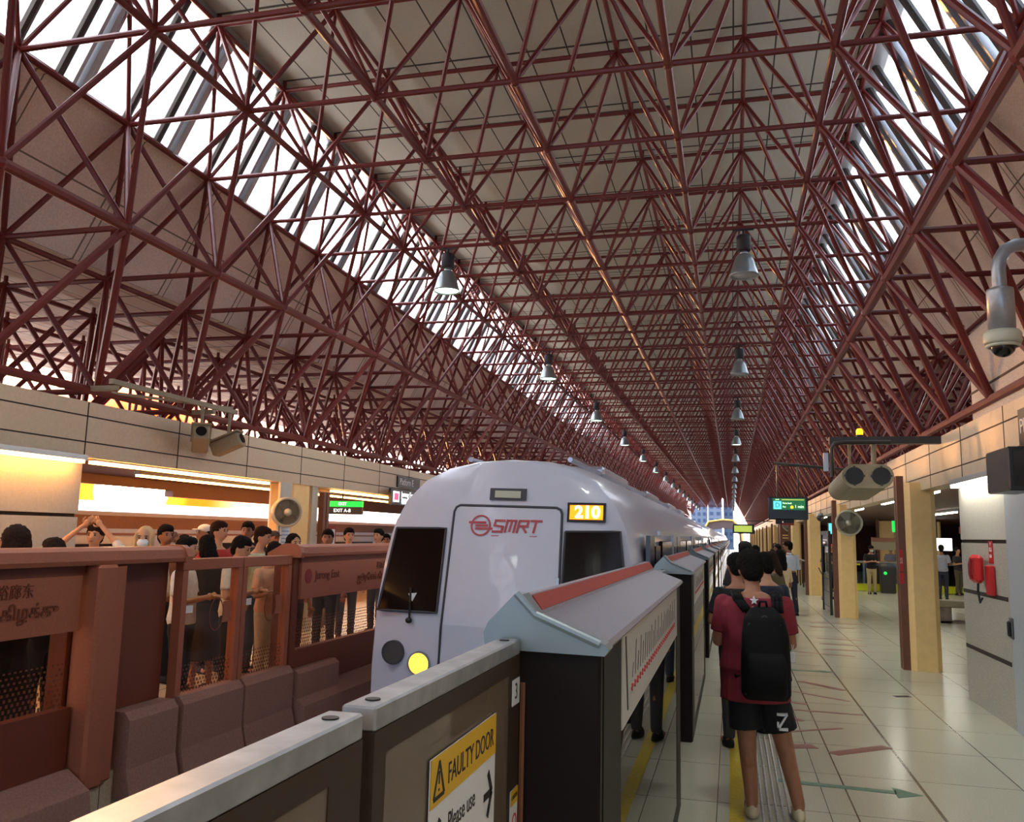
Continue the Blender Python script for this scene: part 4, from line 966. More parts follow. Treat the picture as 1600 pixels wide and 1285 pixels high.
bc = empty('beacon', (1.72, 12.5, 3.27), 'small amber beacon lamp on the right bracket arm', 'lamp'); MB().lathe([(.05, 0), (.05, .03), (.0, .03)], (1.72, 12.5, 3.27), 14).build('base', 'black', bc); MB().lathe([(.045, .03), (.045, .09), (.03, .115), (0, .12)], (1.72, 12.5, 3.27), 16).build('lens', 'beacon', bc, True)
cc = empty('dome_camera', (2.27, 8.0, 3.42), 'large dome camera hanging from a bent grey pipe by the stone block', 'camera')
x, y = 2.28, 8.0
MB().path([(x, y, 3.70), (x, y, 4.22), (x+.015, y, 4.31), (x+.06, y, 4.39), (x+.14, y, 4.43), (x+.49, y, 4.44)], .058, 16).build('pipe', 'cctv_grey', cc, True)
MB().lathe([(0, 4.06), (.058, 4.06), (.105, 4.04), (.108, 4.02), (.108, 3.66), (.0, 3.66)], (x, y, 0), 28).build('sleeve', 'cctv_grey', cc, True)
MB().lathe([(0, 3.67), (.130, 3.67), (.148, 3.64), (.150, 3.58), (.14, 3.555), (0, 3.55)], (x, y, 0), 28).build('collar', 'cctv_ring', cc, True)
MB().lathe([(.115, 3.555), (.135, 3.55), (.13, 3.53), (.11, 3.525)], (x, y, 0), 28, close=True).build('trim_ring', 'cctv_ring', cc, True)
MB().ball((x, y, 3.54), (.098, .098, .10), 20, 12).build('dome', 'black_gloss', cc, True)
MB().box(2.74, 2.779, y-.12, y+.12, 4.22, 4.54).build('wall_plate', 'cctv_grey', cc)
def dome(c, r, lab, mm='steel_dark'):
    o = empty('dome_camera', c, lab, 'camera'); MB().ball((c[0], c[1], c[2]+r*.2), r, 18, 12).build('dome', mm, o, True); MB().lathe([(r*.8, r*.9), (r*.8, r*1.5), (0, r*1.5)], c, 18).build('mount', 'alu', o); MB().tube((c[0], c[1], c[2]+r*1.4), (c[0], c[1], 2.80), r*.25, 8).build('stem', 'alu', o); return o
dome((3.20, 13.0, 2.50), .10, 'dark ball camera right of the nearest yellow column top')
dome((2.66, 28.2, 2.52), .11, 'dark ball camera beside the third right column top'); dome((-8.6, 16.5, 2.56), .10, 'gold-tinted ball camera above the left exit sign', 'fan_body')
for k, (y, lab) in enumerate(((10.1, 'angled camera hanging under the left bracket, left one'), (10.75, 'box camera hanging under the left bracket, right one'))):
    o = empty('track_camera', (-6.95, y, 3.0), lab, 'camera'); zt = 3.468
    MB().tube((-6.95, y, 3.1), (-6.95, y, zt), .022, 8).build('drop_rod', 'speaker_body', o)
    m = MB().box(-.11, .11, -.22, .22, -.10, .10, .02); m.xf(Matrix.Translation((-6.95, y, 3.02)) @ Matrix.Rotation(R(35 if k == 0 else 100), 4, 'Z') @ Matrix.Rotation(R(-24), 4, 'X')); m.build('housing', 'speaker_body', o)
    m = MB().prism([(-.13, -.24), (.13, -.24), (.13, .26), (-.13, .26)], 'z', .10, .125); m.xf(Matrix.Translation((-6.95, y, 3.02)) @ Matrix.Rotation(R(35 if k == 0 else 100), 4, 'Z') @ Matrix.Rotation(R(-24), 4, 'X')); m.build('sun_shield', 'speaker_body', o)
    m = MB().lathe([(.07, -.235), (.07, -.215)], n=16, axis='y'); m.xf(Matrix.Translation((-6.95, y, 3.02)) @ Matrix.Rotation(R(35 if k == 0 else 100), 4, 'Z') @ Matrix.Rotation(R(-24), 4, 'X')); m.build('lens', 'black_gloss', o)
ba = empty('bracket_arm', (-7.25, 9.5, 3.45), 'steel bracket rail above the left fascia holding two cameras', 'bracket')
MB().box(-6.98, -6.92, 8.3, 10.9, 3.47, 3.53).build('rail', 'speaker_body', ba); MB().box(-7.4, -6.92, 8.35, 8.41, 3.40, 3.46).box(-7.4, -6.92, 10.3, 10.36, 3.40, 3.46).build('support', 'speaker_body', ba); MB().tube((-7.4, 8.0, 3.40), (-6.95, 10.8, 3.55), .02, 6).build('stay', 'speaker_body', ba)

# ------------------------------------------------------------------ right platform fittings
ph = empty('emergency_phone', (2.70, 10.6, 1.28), 'red emergency telephone fixed on the speckled stone wall', 'telephone')
MB().box(2.690, 2.735, 10.33, 10.55, 1.30, 1.62, .01).build('back_board', 'red', ph); MB().box(2.60, 2.69, 10.56, 10.85, 1.42, 1.73, .035).build('hood', 'red', ph); MB().path([(2.59, 10.70, 1.68), (2.575, 10.70, 1.62), (2.575, 10.70, 1.52), (2.59, 10.70, 1.46)], .018, 8).build('handset', 'red_dark', ph)
MB().path([(2.66, 10.72, 1.44), (2.66, 10.75, 1.32), (2.67, 10.72, 1.2), (2.69, 10.7, 1.26)], .012, 6).build('cord', 'black', ph)
em = empty('emergency_label', (2.73, 10.45, 1.64), 'red vertical label strip above the emergency telephone', 'label'); MB().box(2.732, 2.74, 10.38, 10.53, 1.64, 1.885).build('strip', 'red', em)
text('label_text', '↑', .05, (2.7305, 10.455, 1.85), (0, -1, 0), UZ, 'white', em, depth=.0008)
text('label_text', '紧急', .05, (2.7305, 10.455, 1.79), (0, -1, 0), UZ, 'white', em, depth=.0008); text('label_text', 'SOS', .05, (2.7305, 10.455, 1.72), (0, -1, 0), UZ, 'white', em, depth=.0008)
for z, q in ((1.52, .26), (1.22, .20), (1.0, .10)):
    pass
rl = empty('red_label', (2.38, 13.9, 1.2), 'red label strips on the brown post of the nearest column', 'label')
m = MB().box(2.415, 2.455, 13.928, 13.945, 1.42, 1.74).build('strip', 'red', rl); MB().box(2.405, 2.465, 13.925, 13.945, 1.24, 1.40).build('square_label', 'red', rl); text('label_text', 'SOS', .05, (2.435, 13.926, 1.58), (0, 0, 1), (-1, 0, 0), 'white', rl, depth=.0008)
be = empty('bench', (5.0, 22.6, 0), 'low stone bench slab behind the nearest yellow column', 'bench'); MB().box(4.2, 7.6, 22.3, 22.85, .36, .52, .02).build('seat_slab', 'bench_stone', be); MB().box(4.7, 4.95, 22.35, 22.8, 0, .36).build('leg', 'concrete', be); MB().box(6.6, 6.85, 22.35, 22.8, 0, .36).build('leg', 'concrete', be); MB().box(4.6, 7.2, 22.35, 22.8, .0, .05).build('foot_rail', 'concrete', be)
rw_ = empty('glass_railing', (6, 35.2, 0), 'glass railing with steel handrail and bright yellow kick strip in the concourse', 'railing')
MB().tube((3.4, 35, 1.08), (10.5, 35, 1.08), .045, 10).build('handrail', 'steel_worn', rw_); MB().box(3.4, 10.5, 34.98, 35.02, .30, 1.02).build('glass', 'glass_clear', rw_); MB().box(3.4, 10.5, 34.95, 35.0, .02, .28).build('kick_strip', 'strip_yellow', rw_)
for x in (3.4, 4.8, 6.2, 7.6, 9.0, 10.4): MB().box(x-.03, x+.03, 35.0, 35.08, 0, 1.05).build('post', 'steel', rw_)
rw2 = empty('glass_railing', (2.72, 33, 0), 'dark glazed railing between the third and fourth right columns', 'railing')
MB().tube((2.72, 31.8, 1.05), (2.72, 39.4, 1.05), .035, 8).build('handrail', 'steel', rw2); MB().box(2.71, 2.73, 31.8, 39.4, .1, 1.0).build('glass', 'glass_panel', rw2)
for q in range(6): y = 31.85+q*1.5; MB().box(2.69, 2.75, y-.03, y+.03, 0, 1.03).build('post', 'steel_dark', rw2)
lf_ = empty('glass_screen_frame', (2.5, 23.4, 0), 'tall brown framed glass screen left of the second yellow column', 'screen'); MB().box(2.36, 2.42, 23.2, 23.3, 0, 2.1).box(2.36, 2.42, 25.0, 25.1, 0, 2.1).box(2.36, 2.42, 23.3, 25.0, 2.0, 2.1).build('frame', 'steel_dark', lf_); MB().box(2.38, 2.40, 23.3, 25.0, .05, 2.0).build('glass', 'glass_panel', lf_)
ad = empty('leaning_frame', (4.2, 33.9, 0), 'pair of grey slanted struts left of the khaki trousers', 'frame'); MB().tube((4.0, 34.4, 0), (4.38, 34.4, 1.0), .035, 8).build('strut', 'steel', ad); MB().tube((4.22, 34.55, 0), (4.45, 34.55, 1.0), .035, 8).build('strut', 'steel', ad); MB().tube((4.1, 34.45, 1.0), (4.6, 34.45, 1.0), .03, 8).build('cross_rail', 'strip_yellow', ad)
kb = empty('ticket_kiosk', (5.45, 34.0, 0), 'grey kiosk stand with brown header and green light near the railing', 'kiosk'); MB().box(5.25, 5.75, 34.1, 34.5, 0, .95, .02).build('stand', 'steel_dark', kb); MB().box(5.0, 6.0, 34.2, 34.35, 1.55, 1.85).build('panel', 'bench_stone', kb); MB().box(5.0, 6.0, 34.18, 34.36, 1.85, 2.0).build('header', 'brown_paint', kb); MB().tube((5.1, 34.3, .0), (5.1, 34.3, 1.55), .025, 6).tube((5.9, 34.3, 0), (5.9, 34.3, 1.55), .025, 6).build('post', 'steel', kb); MB().ball((5.4, 34.08, .72), .06, 10, 8).build('status_light', 'sign_green', kb)
tv = empty('information_screen', (2.0, 33, 2.2), 'pale lit screen hanging behind the second column', 'screen'); MB().box(3.1, 3.7, 30.5, 30.6, 2.05, 2.45).build('casing', 'screen_black', tv); MB().box(3.13, 3.67, 30.48, 30.5, 2.08, 2.42).build('display', 'screen_cyan', tv); MB().tube((3.4, 30.55, 2.45), (3.4, 30.55, 2.8), .02, 6).build('hanging_rod', 'steel_dark', tv)
# stroller by the third column
sr = empty('stroller', (2.95, 29.0, 0), 'folding black stroller at the foot of the third yellow column', 'stroller')
m = MB().ball((2.98, 29.1, .62), (.24, .30, .28), 14, 10); m.build('seat_shell', 'bag_black', sr, True)
for a, b in (((2.72, 28.9, .06), (3.15, 29.2, .60)), ((3.22, 28.9, .06), (2.82, 29.2, .60)), ((2.84, 29.2, .6), (2.62, 28.8, 1.0))): MB().tube(a, b, .016, 8).build('frame_tube', 'steel_dark', sr)
for p in ((2.72, 28.9, .065), (3.22, 28.9, .065), (2.80, 29.35, .065), (3.16, 29.35, .065)): MB().lathe([(.03, -.02), (.065, -.018), (.065, .018), (.03, .02)], p, 16, 'x').build('wheel', 'black', sr)
hs = empty('brown_kiosk_wall', (2.4, 36, 0), 'tall brown panelled pier past the red sign', 'pier'); MB().box(2.10, 2.62, 40.6, 41.6, 0, 2.74).build('pier_panel', 'brown_paint', hs); m = MB(); [m.box(2.2, 2.5, 40.585, 40.60, z, z+.05) for z in (1.55, 1.68, 1.9, 2.02)]; m.build('print_lines', 'column_yellow', hs)
struct('wall_concourse', MB().box(2.9, 14, 58, 58.4, 0, 2.8), 'dark_timber', 'dark brown wall closing the concourse')
struct('wall_concourse_side', MB().box(13.6, 14, -6, 58, 0, 2.8), 'wall_panel', 'far side wall of the concourse')
# ------------------------------------------------------------------ people
for i, c in enumerate(((158, 106, 78), (150, 100, 74), (196, 146, 114), (120, 78, 56))): mat('skin%d' % i, c, .55, speck=.05, scale=30)
mat('hair_black', (22, 17, 16), .85, speck=.35, scale=60, bump=.8, spec=.15); mat('hair_brown', (46, 30, 24), .85, speck=.35, scale=60, bump=.8, spec=.15); mat('hair_grey', (120, 112, 106), .6, speck=.2, scale=80)
mat('eye_dark', (22, 16, 14), .2); mat('lips', (140, 80, 70), .5)
CL = {}
def cloth(*c):
    k = 'cloth_%d_%d_%d' % c
    if k not in MATS: mat(k, c, .85, speck=.10, scale=22, bump=.25)
    return k
MAROON, BLACK, WHITE, BLUEW, NAVY, GREY, KHAKI, OLIVE, CREAM, REDC, DENIM, CHAR = (128, 32, 46), (20, 18, 20), (214, 212, 208), (196, 208, 226), (38, 42, 58), (128, 130, 142), (178, 158, 118), (96, 88, 66), (206, 184, 150), (176, 48, 44), (54, 64, 84), (52, 50, 54)
ARM = {'down': ((.245, -.03, 1.13), (.255, .04, .885)), 'phone': ((.245, .02, 1.12), (.095, .24, 1.17)), 'up': ((.34, .16, 1.50), (.10, .10, 1.74)),
       'hang': ((.24, -.02, 1.12), (.245, .10, .88)), 'ear': ((.27, .12, 1.20), (.115, .10, 1.55)), 'fold': ((.24, .05, 1.14), (-.02, .22, 1.20)), 'front': ((.255, .03, 1.10), (.13, .27, 1.08))}
def person(label, x, y, hd=0, h=1.68, skin=0, hair='short', hairc='hair_black', arms=('down', 'down'), top=WHITE, sleeve='short', legs=DENIM, legkind='long', group=None,
           look=(0, 0), vox=.014, ank=None, hem=.90, shoes=BLACK, mask=False, face=True, wide=1.0, z=0, collar=False, hairlen=0, hatc=None, loose=0, hairvol=1.0, legw=1.0):
    """faces +y at hd=0; look = (nod down deg, turn left deg)."""
    s = h/1.75
    root = empty('person', (x, y, z), label, 'person', group, R(hd))
    def S(p): return Vector(p)*s
    ank = ank or ((-.10, 0), (.10, 0))
    nod, turn = R(look[0]), R(look[1])
    HR = Matrix.Rotation(turn, 3, 'Z') @ Matrix.Rotation(-nod, 3, 'X')
    NB = Vector((0, -.015, 1.47))
    def H(p): return (HR @ (Vector(p)-NB)+NB)*s           # head-space point (given for an upright head)
    tor = [(0, 0, .86, .150, .108), (0, -.005, .95, .160, .112), (0, 0, 1.06, .142, .100), (0, .005, 1.18, .152, .108), (0, 0, 1.30, .168, .112), (0, -.01, 1.38, .168, .098), (0, -.015, 1.43, .120, .075), (0, -.015, 1.465, .066, .060)]
    tor = [(a, b, c, r*wide, q*wide) for a, b, c, r, q in tor]
    def limbs(sd):
        a = ARM[arms[0 if sd < 0 else 1]]
        sh = Vector((sd*.178*wide, -.01, 1.385)); el = Vector((sd*a[0][0], a[0][1], a[0][2])); wr = Vector((sd*a[1][0], a[1][1], a[1][2]))
        return sh, el, wr
    def leg(sd):
        ax, ay = ank[0 if sd < 0 else 1]
        hip = Vector((sd*.088, 0, .90)); an = Vector((ax, ay-.02, .085)); kn = hip.lerp(an, .5)+Vector((0, .025, 0)); return hip, kn, an
    b = MB(); b.loft([tuple(v*s for v in r) for r in tor], 18)
    b.cap(S((0, -.012, 1.44)), H((0, .005, 1.56)), .056*s, .052*s)
    b.ball(H((0, .012, 1.645)), (.074*s, .092*s, .105*s), 18, 14, HR); b.ball(H((0, .040, 1.590)), (.056*s, .062*s, .058*s), 14, 10, HR)
    b.cap(H((0, .100, 1.640)), H((0, .116, 1.612)), .010*s, .016*s, 8); b.ball(H((0, .088, 1.585)), (.024*s, .014*s, .012*s), 10, 6, HR)
    for sd in (-1, 1):
        b.ball(H((sd*.076, -.005, 1.625)), (.012*s, .022*s, .032*s), 8, 8, HR)
        sh, el, wr = limbs(sd); b.cap(sh*s, el*s, .052*s, .038*s); b.cap(el*s, wr*s, .039*s, .027*s)
        hp, kn, an = leg(sd); b.cap(hp*s, kn*s, .082*s*legw, .054*s*legw, 12); b.cap(kn*s, an*s, .054*s*legw, .036*s*legw, 12)
        cf = kn.lerp(an, .3)+Vector((0, -.018, 0)); b.ball(cf*s, (.046*s*legw, .05*s*legw, .10*s), 10, 8)
        b.cap(S((an.x, an.y-.02, .05)), S((an.x+sd*.02, an.y+.13, .035)), .036*s, .032*s, 10)
        d = (wr-el).normalized(); pl = wr+d*.055; b.ball(pl*s, (.036*s, .036*s, .042*s), 10, 8)
    me = remesh(b, vox, 3)
    # fingers: five per hand, appended to the same mesh
    fg = MB()
    for sd in (-1, 1):
        sh, el, wr = limbs(sd); d = (wr-el).normalized(); side = d.cross(Vector((0, 1, 0) if abs(d.y) < .7 else (0, 0, 1))).normalized(); nrm = side.cross(d); 
        if nrm.z < 0 and abs(d.z) < .7: nrm = -nrm
        palm = wr+d*.07
        for q, (o, ln) in enumerate(((-.026, .062), (-.009, .072), (.009, .068), (.026, .054))):
            p0 = palm+side*o+d*.015; p1 = p0+d*ln*.5-nrm*.008; p2 = p1+d*ln*.42-nrm*.026
            fg.path([p0*s, p1*s, p2*s], [.0095*s, .0088*s, .007*s], 7)
        t0 = wr+d*.03-side*.028; t1 = t0-side*.026+d*.026; t2 = t1-side*.004+d*.028-nrm*.01
        fg.path([t0*s, t1*s, t2*s], [.011*s, .010*s, .008*s], 7)
    append_mb(me, fg)
    bd = link_mesh('body', me, 'skin%d' % skin, root, True)
    # clothes
    g = .014+loose
    c = MB(); c.loft([tuple(v*s for v in (a, bb, max(cc, hem), r+g+.012*(i < 2), q+g+.010*(i < 2))) for i, (a, bb, cc, r, q) in enumerate(tor[1:-1] if hem < .95 else tor[2:-1])], 18)
    if hem < .93: c.loft([(0, 0, hem*s, (.166*wide+g)*s, (.118*wide+g)*s), (0, 0, 1.08*s, (.150*wide+g)*s, (.108*wide+g)*s), (0, 0, 1.2*s, (.15*wide+g)*s, (.108*wide+g)*s)], 18)
    for sd in (-1, 1):
        sh, el, wr = limbs(sd)
        if sleeve == 'short': c.cap(sh*s, sh.lerp(el, .35)*s, .062*s, .060*s); c.tube(sh.lerp(el, .2)*s, sh.lerp(el, .74)*s, .061*s, 12, .064*s)
        elif sleeve == 'long': c.cap(sh*s, el*s, .062*s, .05*s); c.cap(el*s, el.lerp(wr, .9)*s, .050*s, .038*s)
        elif sleeve == 'rolled': c.cap(sh*s, el*s, .062*s, .05*s); c.cap(el*s, el.lerp(wr, .25)*s, .050*s, .048*s)
        else: c.ball(sh*s, .05*s)
    link_mesh('shirt', remesh(c, vox*.95, 3, 'shirt'), cloth(*top), root, True)
    p = MB(); p.loft([tuple(v*s for v in (0, 0, zz, r*wide, q*wide)) for zz, r, q in ((.80, .168, .122), (.90, .170, .124), (1.0, .158, .116), (1.03, .152, .110))], 18)
    for sd in (-1, 1):
        hp, kn, an = leg(sd)
        if legkind == 'long': p.cap(hp*s, kn*s, .098*s, .070*s, 12); p.cap(kn*s, an.lerp(kn, .04)*s, .070*s, .056*s, 12)
        elif legkind == 'shorts': p.cap(hp*s, hp.lerp(kn, .3)*s, .10*s, .10*s, 12); p.tube(hp.lerp(kn, .2)*s, hp.lerp(kn, .86)*s, .104*s, 14, .112*s)
        elif legkind == 'skirt': pass
    if legkind == 'skirt': p.loft([tuple(v*s for v in (0, 0, zz, r, q)) for zz, r, q in ((.36, .25, .20), (.7, .21, .165), (.9, .175, .125))], 18)
    link_mesh('shorts' if legkind == 'shorts' else ('skirt' if legkind == 'skirt' else 'trousers'), remesh(p, vox*.95, 3, 'trousers'), cloth(*legs), root, True)
    for sd in (-1, 1):
        hp, kn, an = leg(sd); m = MB(); X = an.x; Y = an.y
        m.loft([tuple(v*s for v in (X+sd*q*.02/1.0, Y+.045, zz, rx, ry)) for zz, rx, ry, q in ((.0, .046, .128, 0), (.022, .048, .132, 0), (.05, .044, .118, 0), (.078, .036, .085, 0))], 14)
        m.build('shoe', cloth(*shoes), root, True, local=True)
    # hair or headgear
    hm = MB()
    def hb(c, r): hm.ball(H(c), tuple(v*s*hairvol for v in r), 16, 12, HR)
    if hair == 'short': hb((0, -.016, 1.675), (.086, .098, .098)); hb((0, .02, 1.715), (.072, .082, .052)); hb((0, -.045, 1.62), (.072, .058, .08))
    elif hair == 'bun': hb((0, -.018, 1.675), (.084, .094, .092)); hb((0, -.12, 1.70), (.045, .045, .045))
    elif hair == 'long':
        hb((0, -.014, 1.672), (.088, .100, .098)); hb((0, -.06, 1.60), (.084, .058, .11)); hb((0, -.085, 1.48-hairlen*.5), (.085, .040, .13+hairlen*.5))
        for sd in (-1, 1): hb((sd*.068, -.01, 1.58), (.026, .05, .10))
    elif hair == 'cap':
        hb((0, -.02, 1.655), (.080, .090, .085))
    elif hair == 'bald': hb((0, -.03, 1.64), (.077, .076, .07))
    if hair == 'hijab':
        hb((0, -.022, 1.66), (.092, .098, .112)); hb((0, -.02, 1.55), (.088, .080, .10)); hb((0, -.01, 1.44), (.15, .11, .09)); hb((0, .066, 1.52), (.062, .036, .055))
        for sd in (-1, 1): hb((sd*.072, .03, 1.62), (.022, .06, .10))
    hme = remesh(hm, vox*.7, 2, 'hair')
    rg = random.Random(int(x*100+y*10))
    for v in hme.vertices: v.co += v.normal*rg.uniform(-.003, .007)*(0 if hair == 'hijab' else 1)
    link_mesh('headscarf' if hair == 'hijab' else 'hair', hme, cloth(*hatc) if hair == 'hijab' else hairc, root, True)
    if hair == 'cap':
        m = MB(); m.ball(H((0, -.005, 1.70)), (.088*s, .10*s, .068*s), 16, 10, HR); m.ball(H((0, .115, 1.695)), (.062*s, .065*s, .010*s), 14, 6, HR); m.build('cap', cloth(*hatc), root, True, local=True)
    if face:
        for sd in (-1, 1):
            m = MB().ball(H((sd*.031, .094, 1.648)), (.013*s, .008*s, .007*s), 8, 6, HR); m.build('eye', 'eye_dark', bd, local=True)
            m = MB().ball(H((sd*.032, .096, 1.668)), (.019*s, .007*s, .0045*s), 8, 5, HR); m.build('eyebrow', hairc, bd, local=True)
        if not mask: MB().ball(H((0, .099, 1.583)), (.022*s, .008*s, .0065*s), 8, 5, HR).build('mouth', 'lips', bd, local=True)
    if mask:
        m = MB().ball(H((0, .070, 1.598)), (.058*s, .062*s, .050*s), 14, 10, HR); m.build('face_mask', cloth(226, 230, 234), root, True, local=True)
    if collar:
        m = MB().lathe([(.066*s, 1.43*s), (.075*s, 1.435*s), (.068*s, 1.485*s), (.06*s, 1.48*s)], (0, -.015*s, 0), 16); m.build('collar', cloth(*top), root, True, local=True)
    return root
LEFTG = 'passengers waiting on the left platform'

# the man in the foreground with the backpack
man = person('person in maroon jersey and black shorts, seen from behind, in front of the queue', .14, 6.35, 0, 1.76, 0, 'short', 'hair_black', ('phone', 'phone'), MAROON, 'short', BLACK, 'shorts',
             look=(24, 12), vox=.010, ank=((-.035, -.02), (.265, .0)), hem=.74, shoes=(206, 192, 160), wide=1.16, loose=.03, hairvol=1.10, legw=1.2, z=.009)
yb = -.155
m = MB(); pts = []
for k in range(10): a = math.pi/2+2*math.pi*k/10; r = .030 if k % 2 == 0 else .013; pts.append((r*math.cos(a), 1.425+r*math.sin(a)))
m.prism(pts, 'y', -.172, -.10); st = m.build('star_print', 'white', man, local=True)
text('shirt_print', 'SPIN', .026, (.15, 6.35-.170, 1.385), (1, 0, 0), (0, 0, 1), 'white', man, depth=.006)
m = MB(); lz = .63
m.box(.135, .205, -.126, -.06, lz-.055, lz-.04).box(.135, .205, -.126, -.06, lz+.04, lz+.055).box(.135, .148, -.126, -.06, lz-.055, lz+.0).prism([(.138, lz-.042), (.153, lz-.042), (.203, lz+.042), (.188, lz+.042)], 'y', -.126, -.06)
m.build('shorts_print', 'white', man, local=True)
bp = empty('backpack', (.19, 6.20, .80), 'black backpack worn by the person in the maroon jersey', 'backpack')
m = MB(); m.loft([(.205, 6.105, .80, .135, .060), (.205, 6.085, .84, .158, .088), (.205, 6.085, 1.02, .160, .098), (.205, 6.095, 1.22, .152, .094), (.20, 6.11, 1.33, .130, .080), (.195, 6.14, 1.385, .085, .05), (.195, 6.15, 1.40, .05, .03)], 24, .62)
me = remesh(m, .012, 3); link_mesh('main_compartment', me, 'bag_black', None, True).parent = bp
for o in bp.children:
    for v in o.data.vertices: v.co -= bp.location
m = MB(); m.loft([(.205, 6.02, .82, .115, .022), (.205, 5.995, .86, .128, .034), (.205, 5.995, 1.05, .126, .034), (.205, 6.02, 1.12, .11, .02)], 20, .6); m.build('front_pocket', 'bag_black', bp, True)
m = MB(); m.path([(.08, 6.05, 1.20), (.10, 6.035, 1.29), (.20, 6.045, 1.345), (.30, 6.035, 1.29), (.325, 6.05, 1.20)], .006, 6); m.build('zip', 'bag_mesh', bp)
for sd in (-1, 1):
    m = MB(); pts = [(.195+sd*.10, 6.17, 1.36), (.165+sd*.125, 6.20, 1.43), (.155+sd*.135, 6.27, 1.472), (.15+sd*.135, 6.36, 1.475), (.15+sd*.14, 6.44, 1.42), (.15+sd*.145, 6.47, 1.25), (.16+sd*.165, 6.40, 1.05), (.19+sd*.15, 6.20, .92)]
    for a, b2 in zip(pts[:-1], pts[1:]):
        a, b2 = Vector(a), Vector(b2); m.tube(a-Vector((.024, 0, 0)), b2-Vector((.024, 0, 0)), .013, 7).tube(a+Vector((.024, 0, 0)), b2+Vector((.024, 0, 0)), .013, 7).tube(a, b2, .018, 8)
    m.build('shoulder_strap', 'bag_black', bp, True)
m = MB().path([(.17, 6.13, 1.40), (.175, 6.10, 1.435), (.215, 6.10, 1.435), (.22, 6.13, 1.40)], .009, 6); m.build('haul_loop', 'bag_black', bp)
m = MB().box(.05, .075, 6.06, 6.075, 1.0, 1.16, .004); m.build('side_pocket_trim', 'bag_mesh', bp)
tg = MB().box(.375, .405, 6.30, 6.308, 1.02, 1.09, .003); tg.path([(.39, 6.304, 1.09), (.383, 6.30, 1.14), (.397, 6.30, 1.14), (.39, 6.304, 1.09)], .0025, 5)
one('card_tag', tg, 'white', 'small white card tag hanging at the right arm of the person in maroon', 'tag')

# the queue beyond him
person('person in black, first behind the maroon jersey in the queue', .04, 8.3, 15, 1.70, 0, 'short', 'hair_black', ('phone', 'phone'), BLACK, 'short', CHAR, look=(12, 0), z=.009)
person('person in navy top, second in the queue, just right of the front head', .33, 9.0, 30, 1.70, 2, 'short', 'hair_black', ('phone', 'phone'), NAVY, 'short', NAVY, look=(12, 20), z=.009)
person('tallest person in the queue wearing a dark cap, head above the others', .16, 11.6, 5, 1.80, 0, 'cap', 'hair_black', ('down', 'down'), CHAR, 'short', DENIM, hatc=BLACK, z=.009)
person('person in olive top leaning out on the right of the queue', .58, 13.2, 60, 1.66, 2, 'long', 'hair_brown', ('phone', 'down'), OLIVE, 'short', CREAM, 'long', look=(15, 0), z=.009)
person('person in pale patterned top in the queue, behind the olive one', .78, 15.4, 40, 1.66, 1, 'long', 'hair_black', ('phone', 'phone'), CREAM, 'short', BLACK, z=.009)
person('person in grey top at the far end of the queue', .45, 18.0, 0, 1.70, 1, 'short', 'hair_black', ('down', 'down'), GREY, 'short', DENIM, z=.009)
tb = MB(); tb.loft([(.46, 9.0, .92, .10, .10), (.46, 9.0, 1.02, .135, .12), (.45, 9.0, 1.22, .12, .11), (.45, 9.0, 1.27, .09, .08)], 16, .6); one('tote_bag', tb, cloth(176, 192, 216), 'pale blue bag held on the right side of the queue', 'bag', smooth=True)
# businessman with a carried bag
person('person in pale blue office shirt and dark trousers standing sideways mid-platform', 1.38, 22.7, 22, 1.80, 0, 'short', 'hair_black', ('hang', 'phone'), BLUEW, 'rolled', NAVY, collar=True, ank=((-.13, .03), (.12, -.05)), hem=1.0, look=(5, 40))
hb_ = MB(); hb_.loft([(1.10, 22.75, .40, .16, .06), (1.10, 22.75, .48, .19, .085), (1.10, 22.75, .62, .16, .07), (1.10, 22.75, .66, .10, .04)], 16, .7).path([(1.03, 22.75, .64), (1.05, 22.75, .78), (1.13, 22.76, .80), (1.17, 22.75, .64)], .01, 6)
one('hand_bag', hb_, 'bag_black', 'black soft bag hanging from the hand of the person in the office shirt', 'bag')
person('person with dark cap brim behind the office shirt', 1.25, 25.6, 60, 1.72, 0, 'cap', 'hair_black', ('phone', 'phone'), BLACK, 'short', BLACK, hatc=BLACK)
person('person in long black dress far down the platform', 2.15, 47, 180, 1.66, 2, 'long', 'hair_black', ('down', 'down'), BLACK, 'short', BLACK, 'skirt', vox=.02)
person('person in grey tee leaning by the third yellow column, holding a pole', 2.98, 29.6, 215, 1.68, 2, 'long', 'hair_black', ('fold', 'down'), CHAR, 'short', DENIM, hem=.8)
person('person in black tee and khaki trousers reading a phone at the railing', 4.80, 33.2, 190, 1.72, 2, 'short', 'hair_black', ('phone', 'phone'), BLACK, 'short', KHAKI, look=(22, 0), mask=True)
person('person in pale grey shirt with back to us near the green exit sign', 6.75, 31.5, 340, 1.78, 3, 'short', 'hair_black', ('hang', 'phone'), (150, 152, 168), 'short', NAVY)
person('person in black half hidden behind the column at the railing', 3.85, 36.5, 200, 1.70, 1, 'cap', 'hair_black', ('down', 'down'), BLACK, 'short', BLACK, hatc=REDC)
person('person with bag at the railing right of the khaki trousers', 5.95, 36.2, 150, 1.68, 2, 'short', 'hair_black', ('phone', 'down'), GREY, 'short', BLACK)
person('person in white top looking down beyond the stone wall', 6.6, 34.4, 200, 1.66, 2, 'long', 'hair_black', ('phone', 'phone'), WHITE, 'short', BLACK)
person('person in dark top at the stone wall edge', 7.95, 34.6, 220, 1.70, 2, 'short', 'hair_black', ('phone', 'phone'), CHAR, 'short', OLIVE)

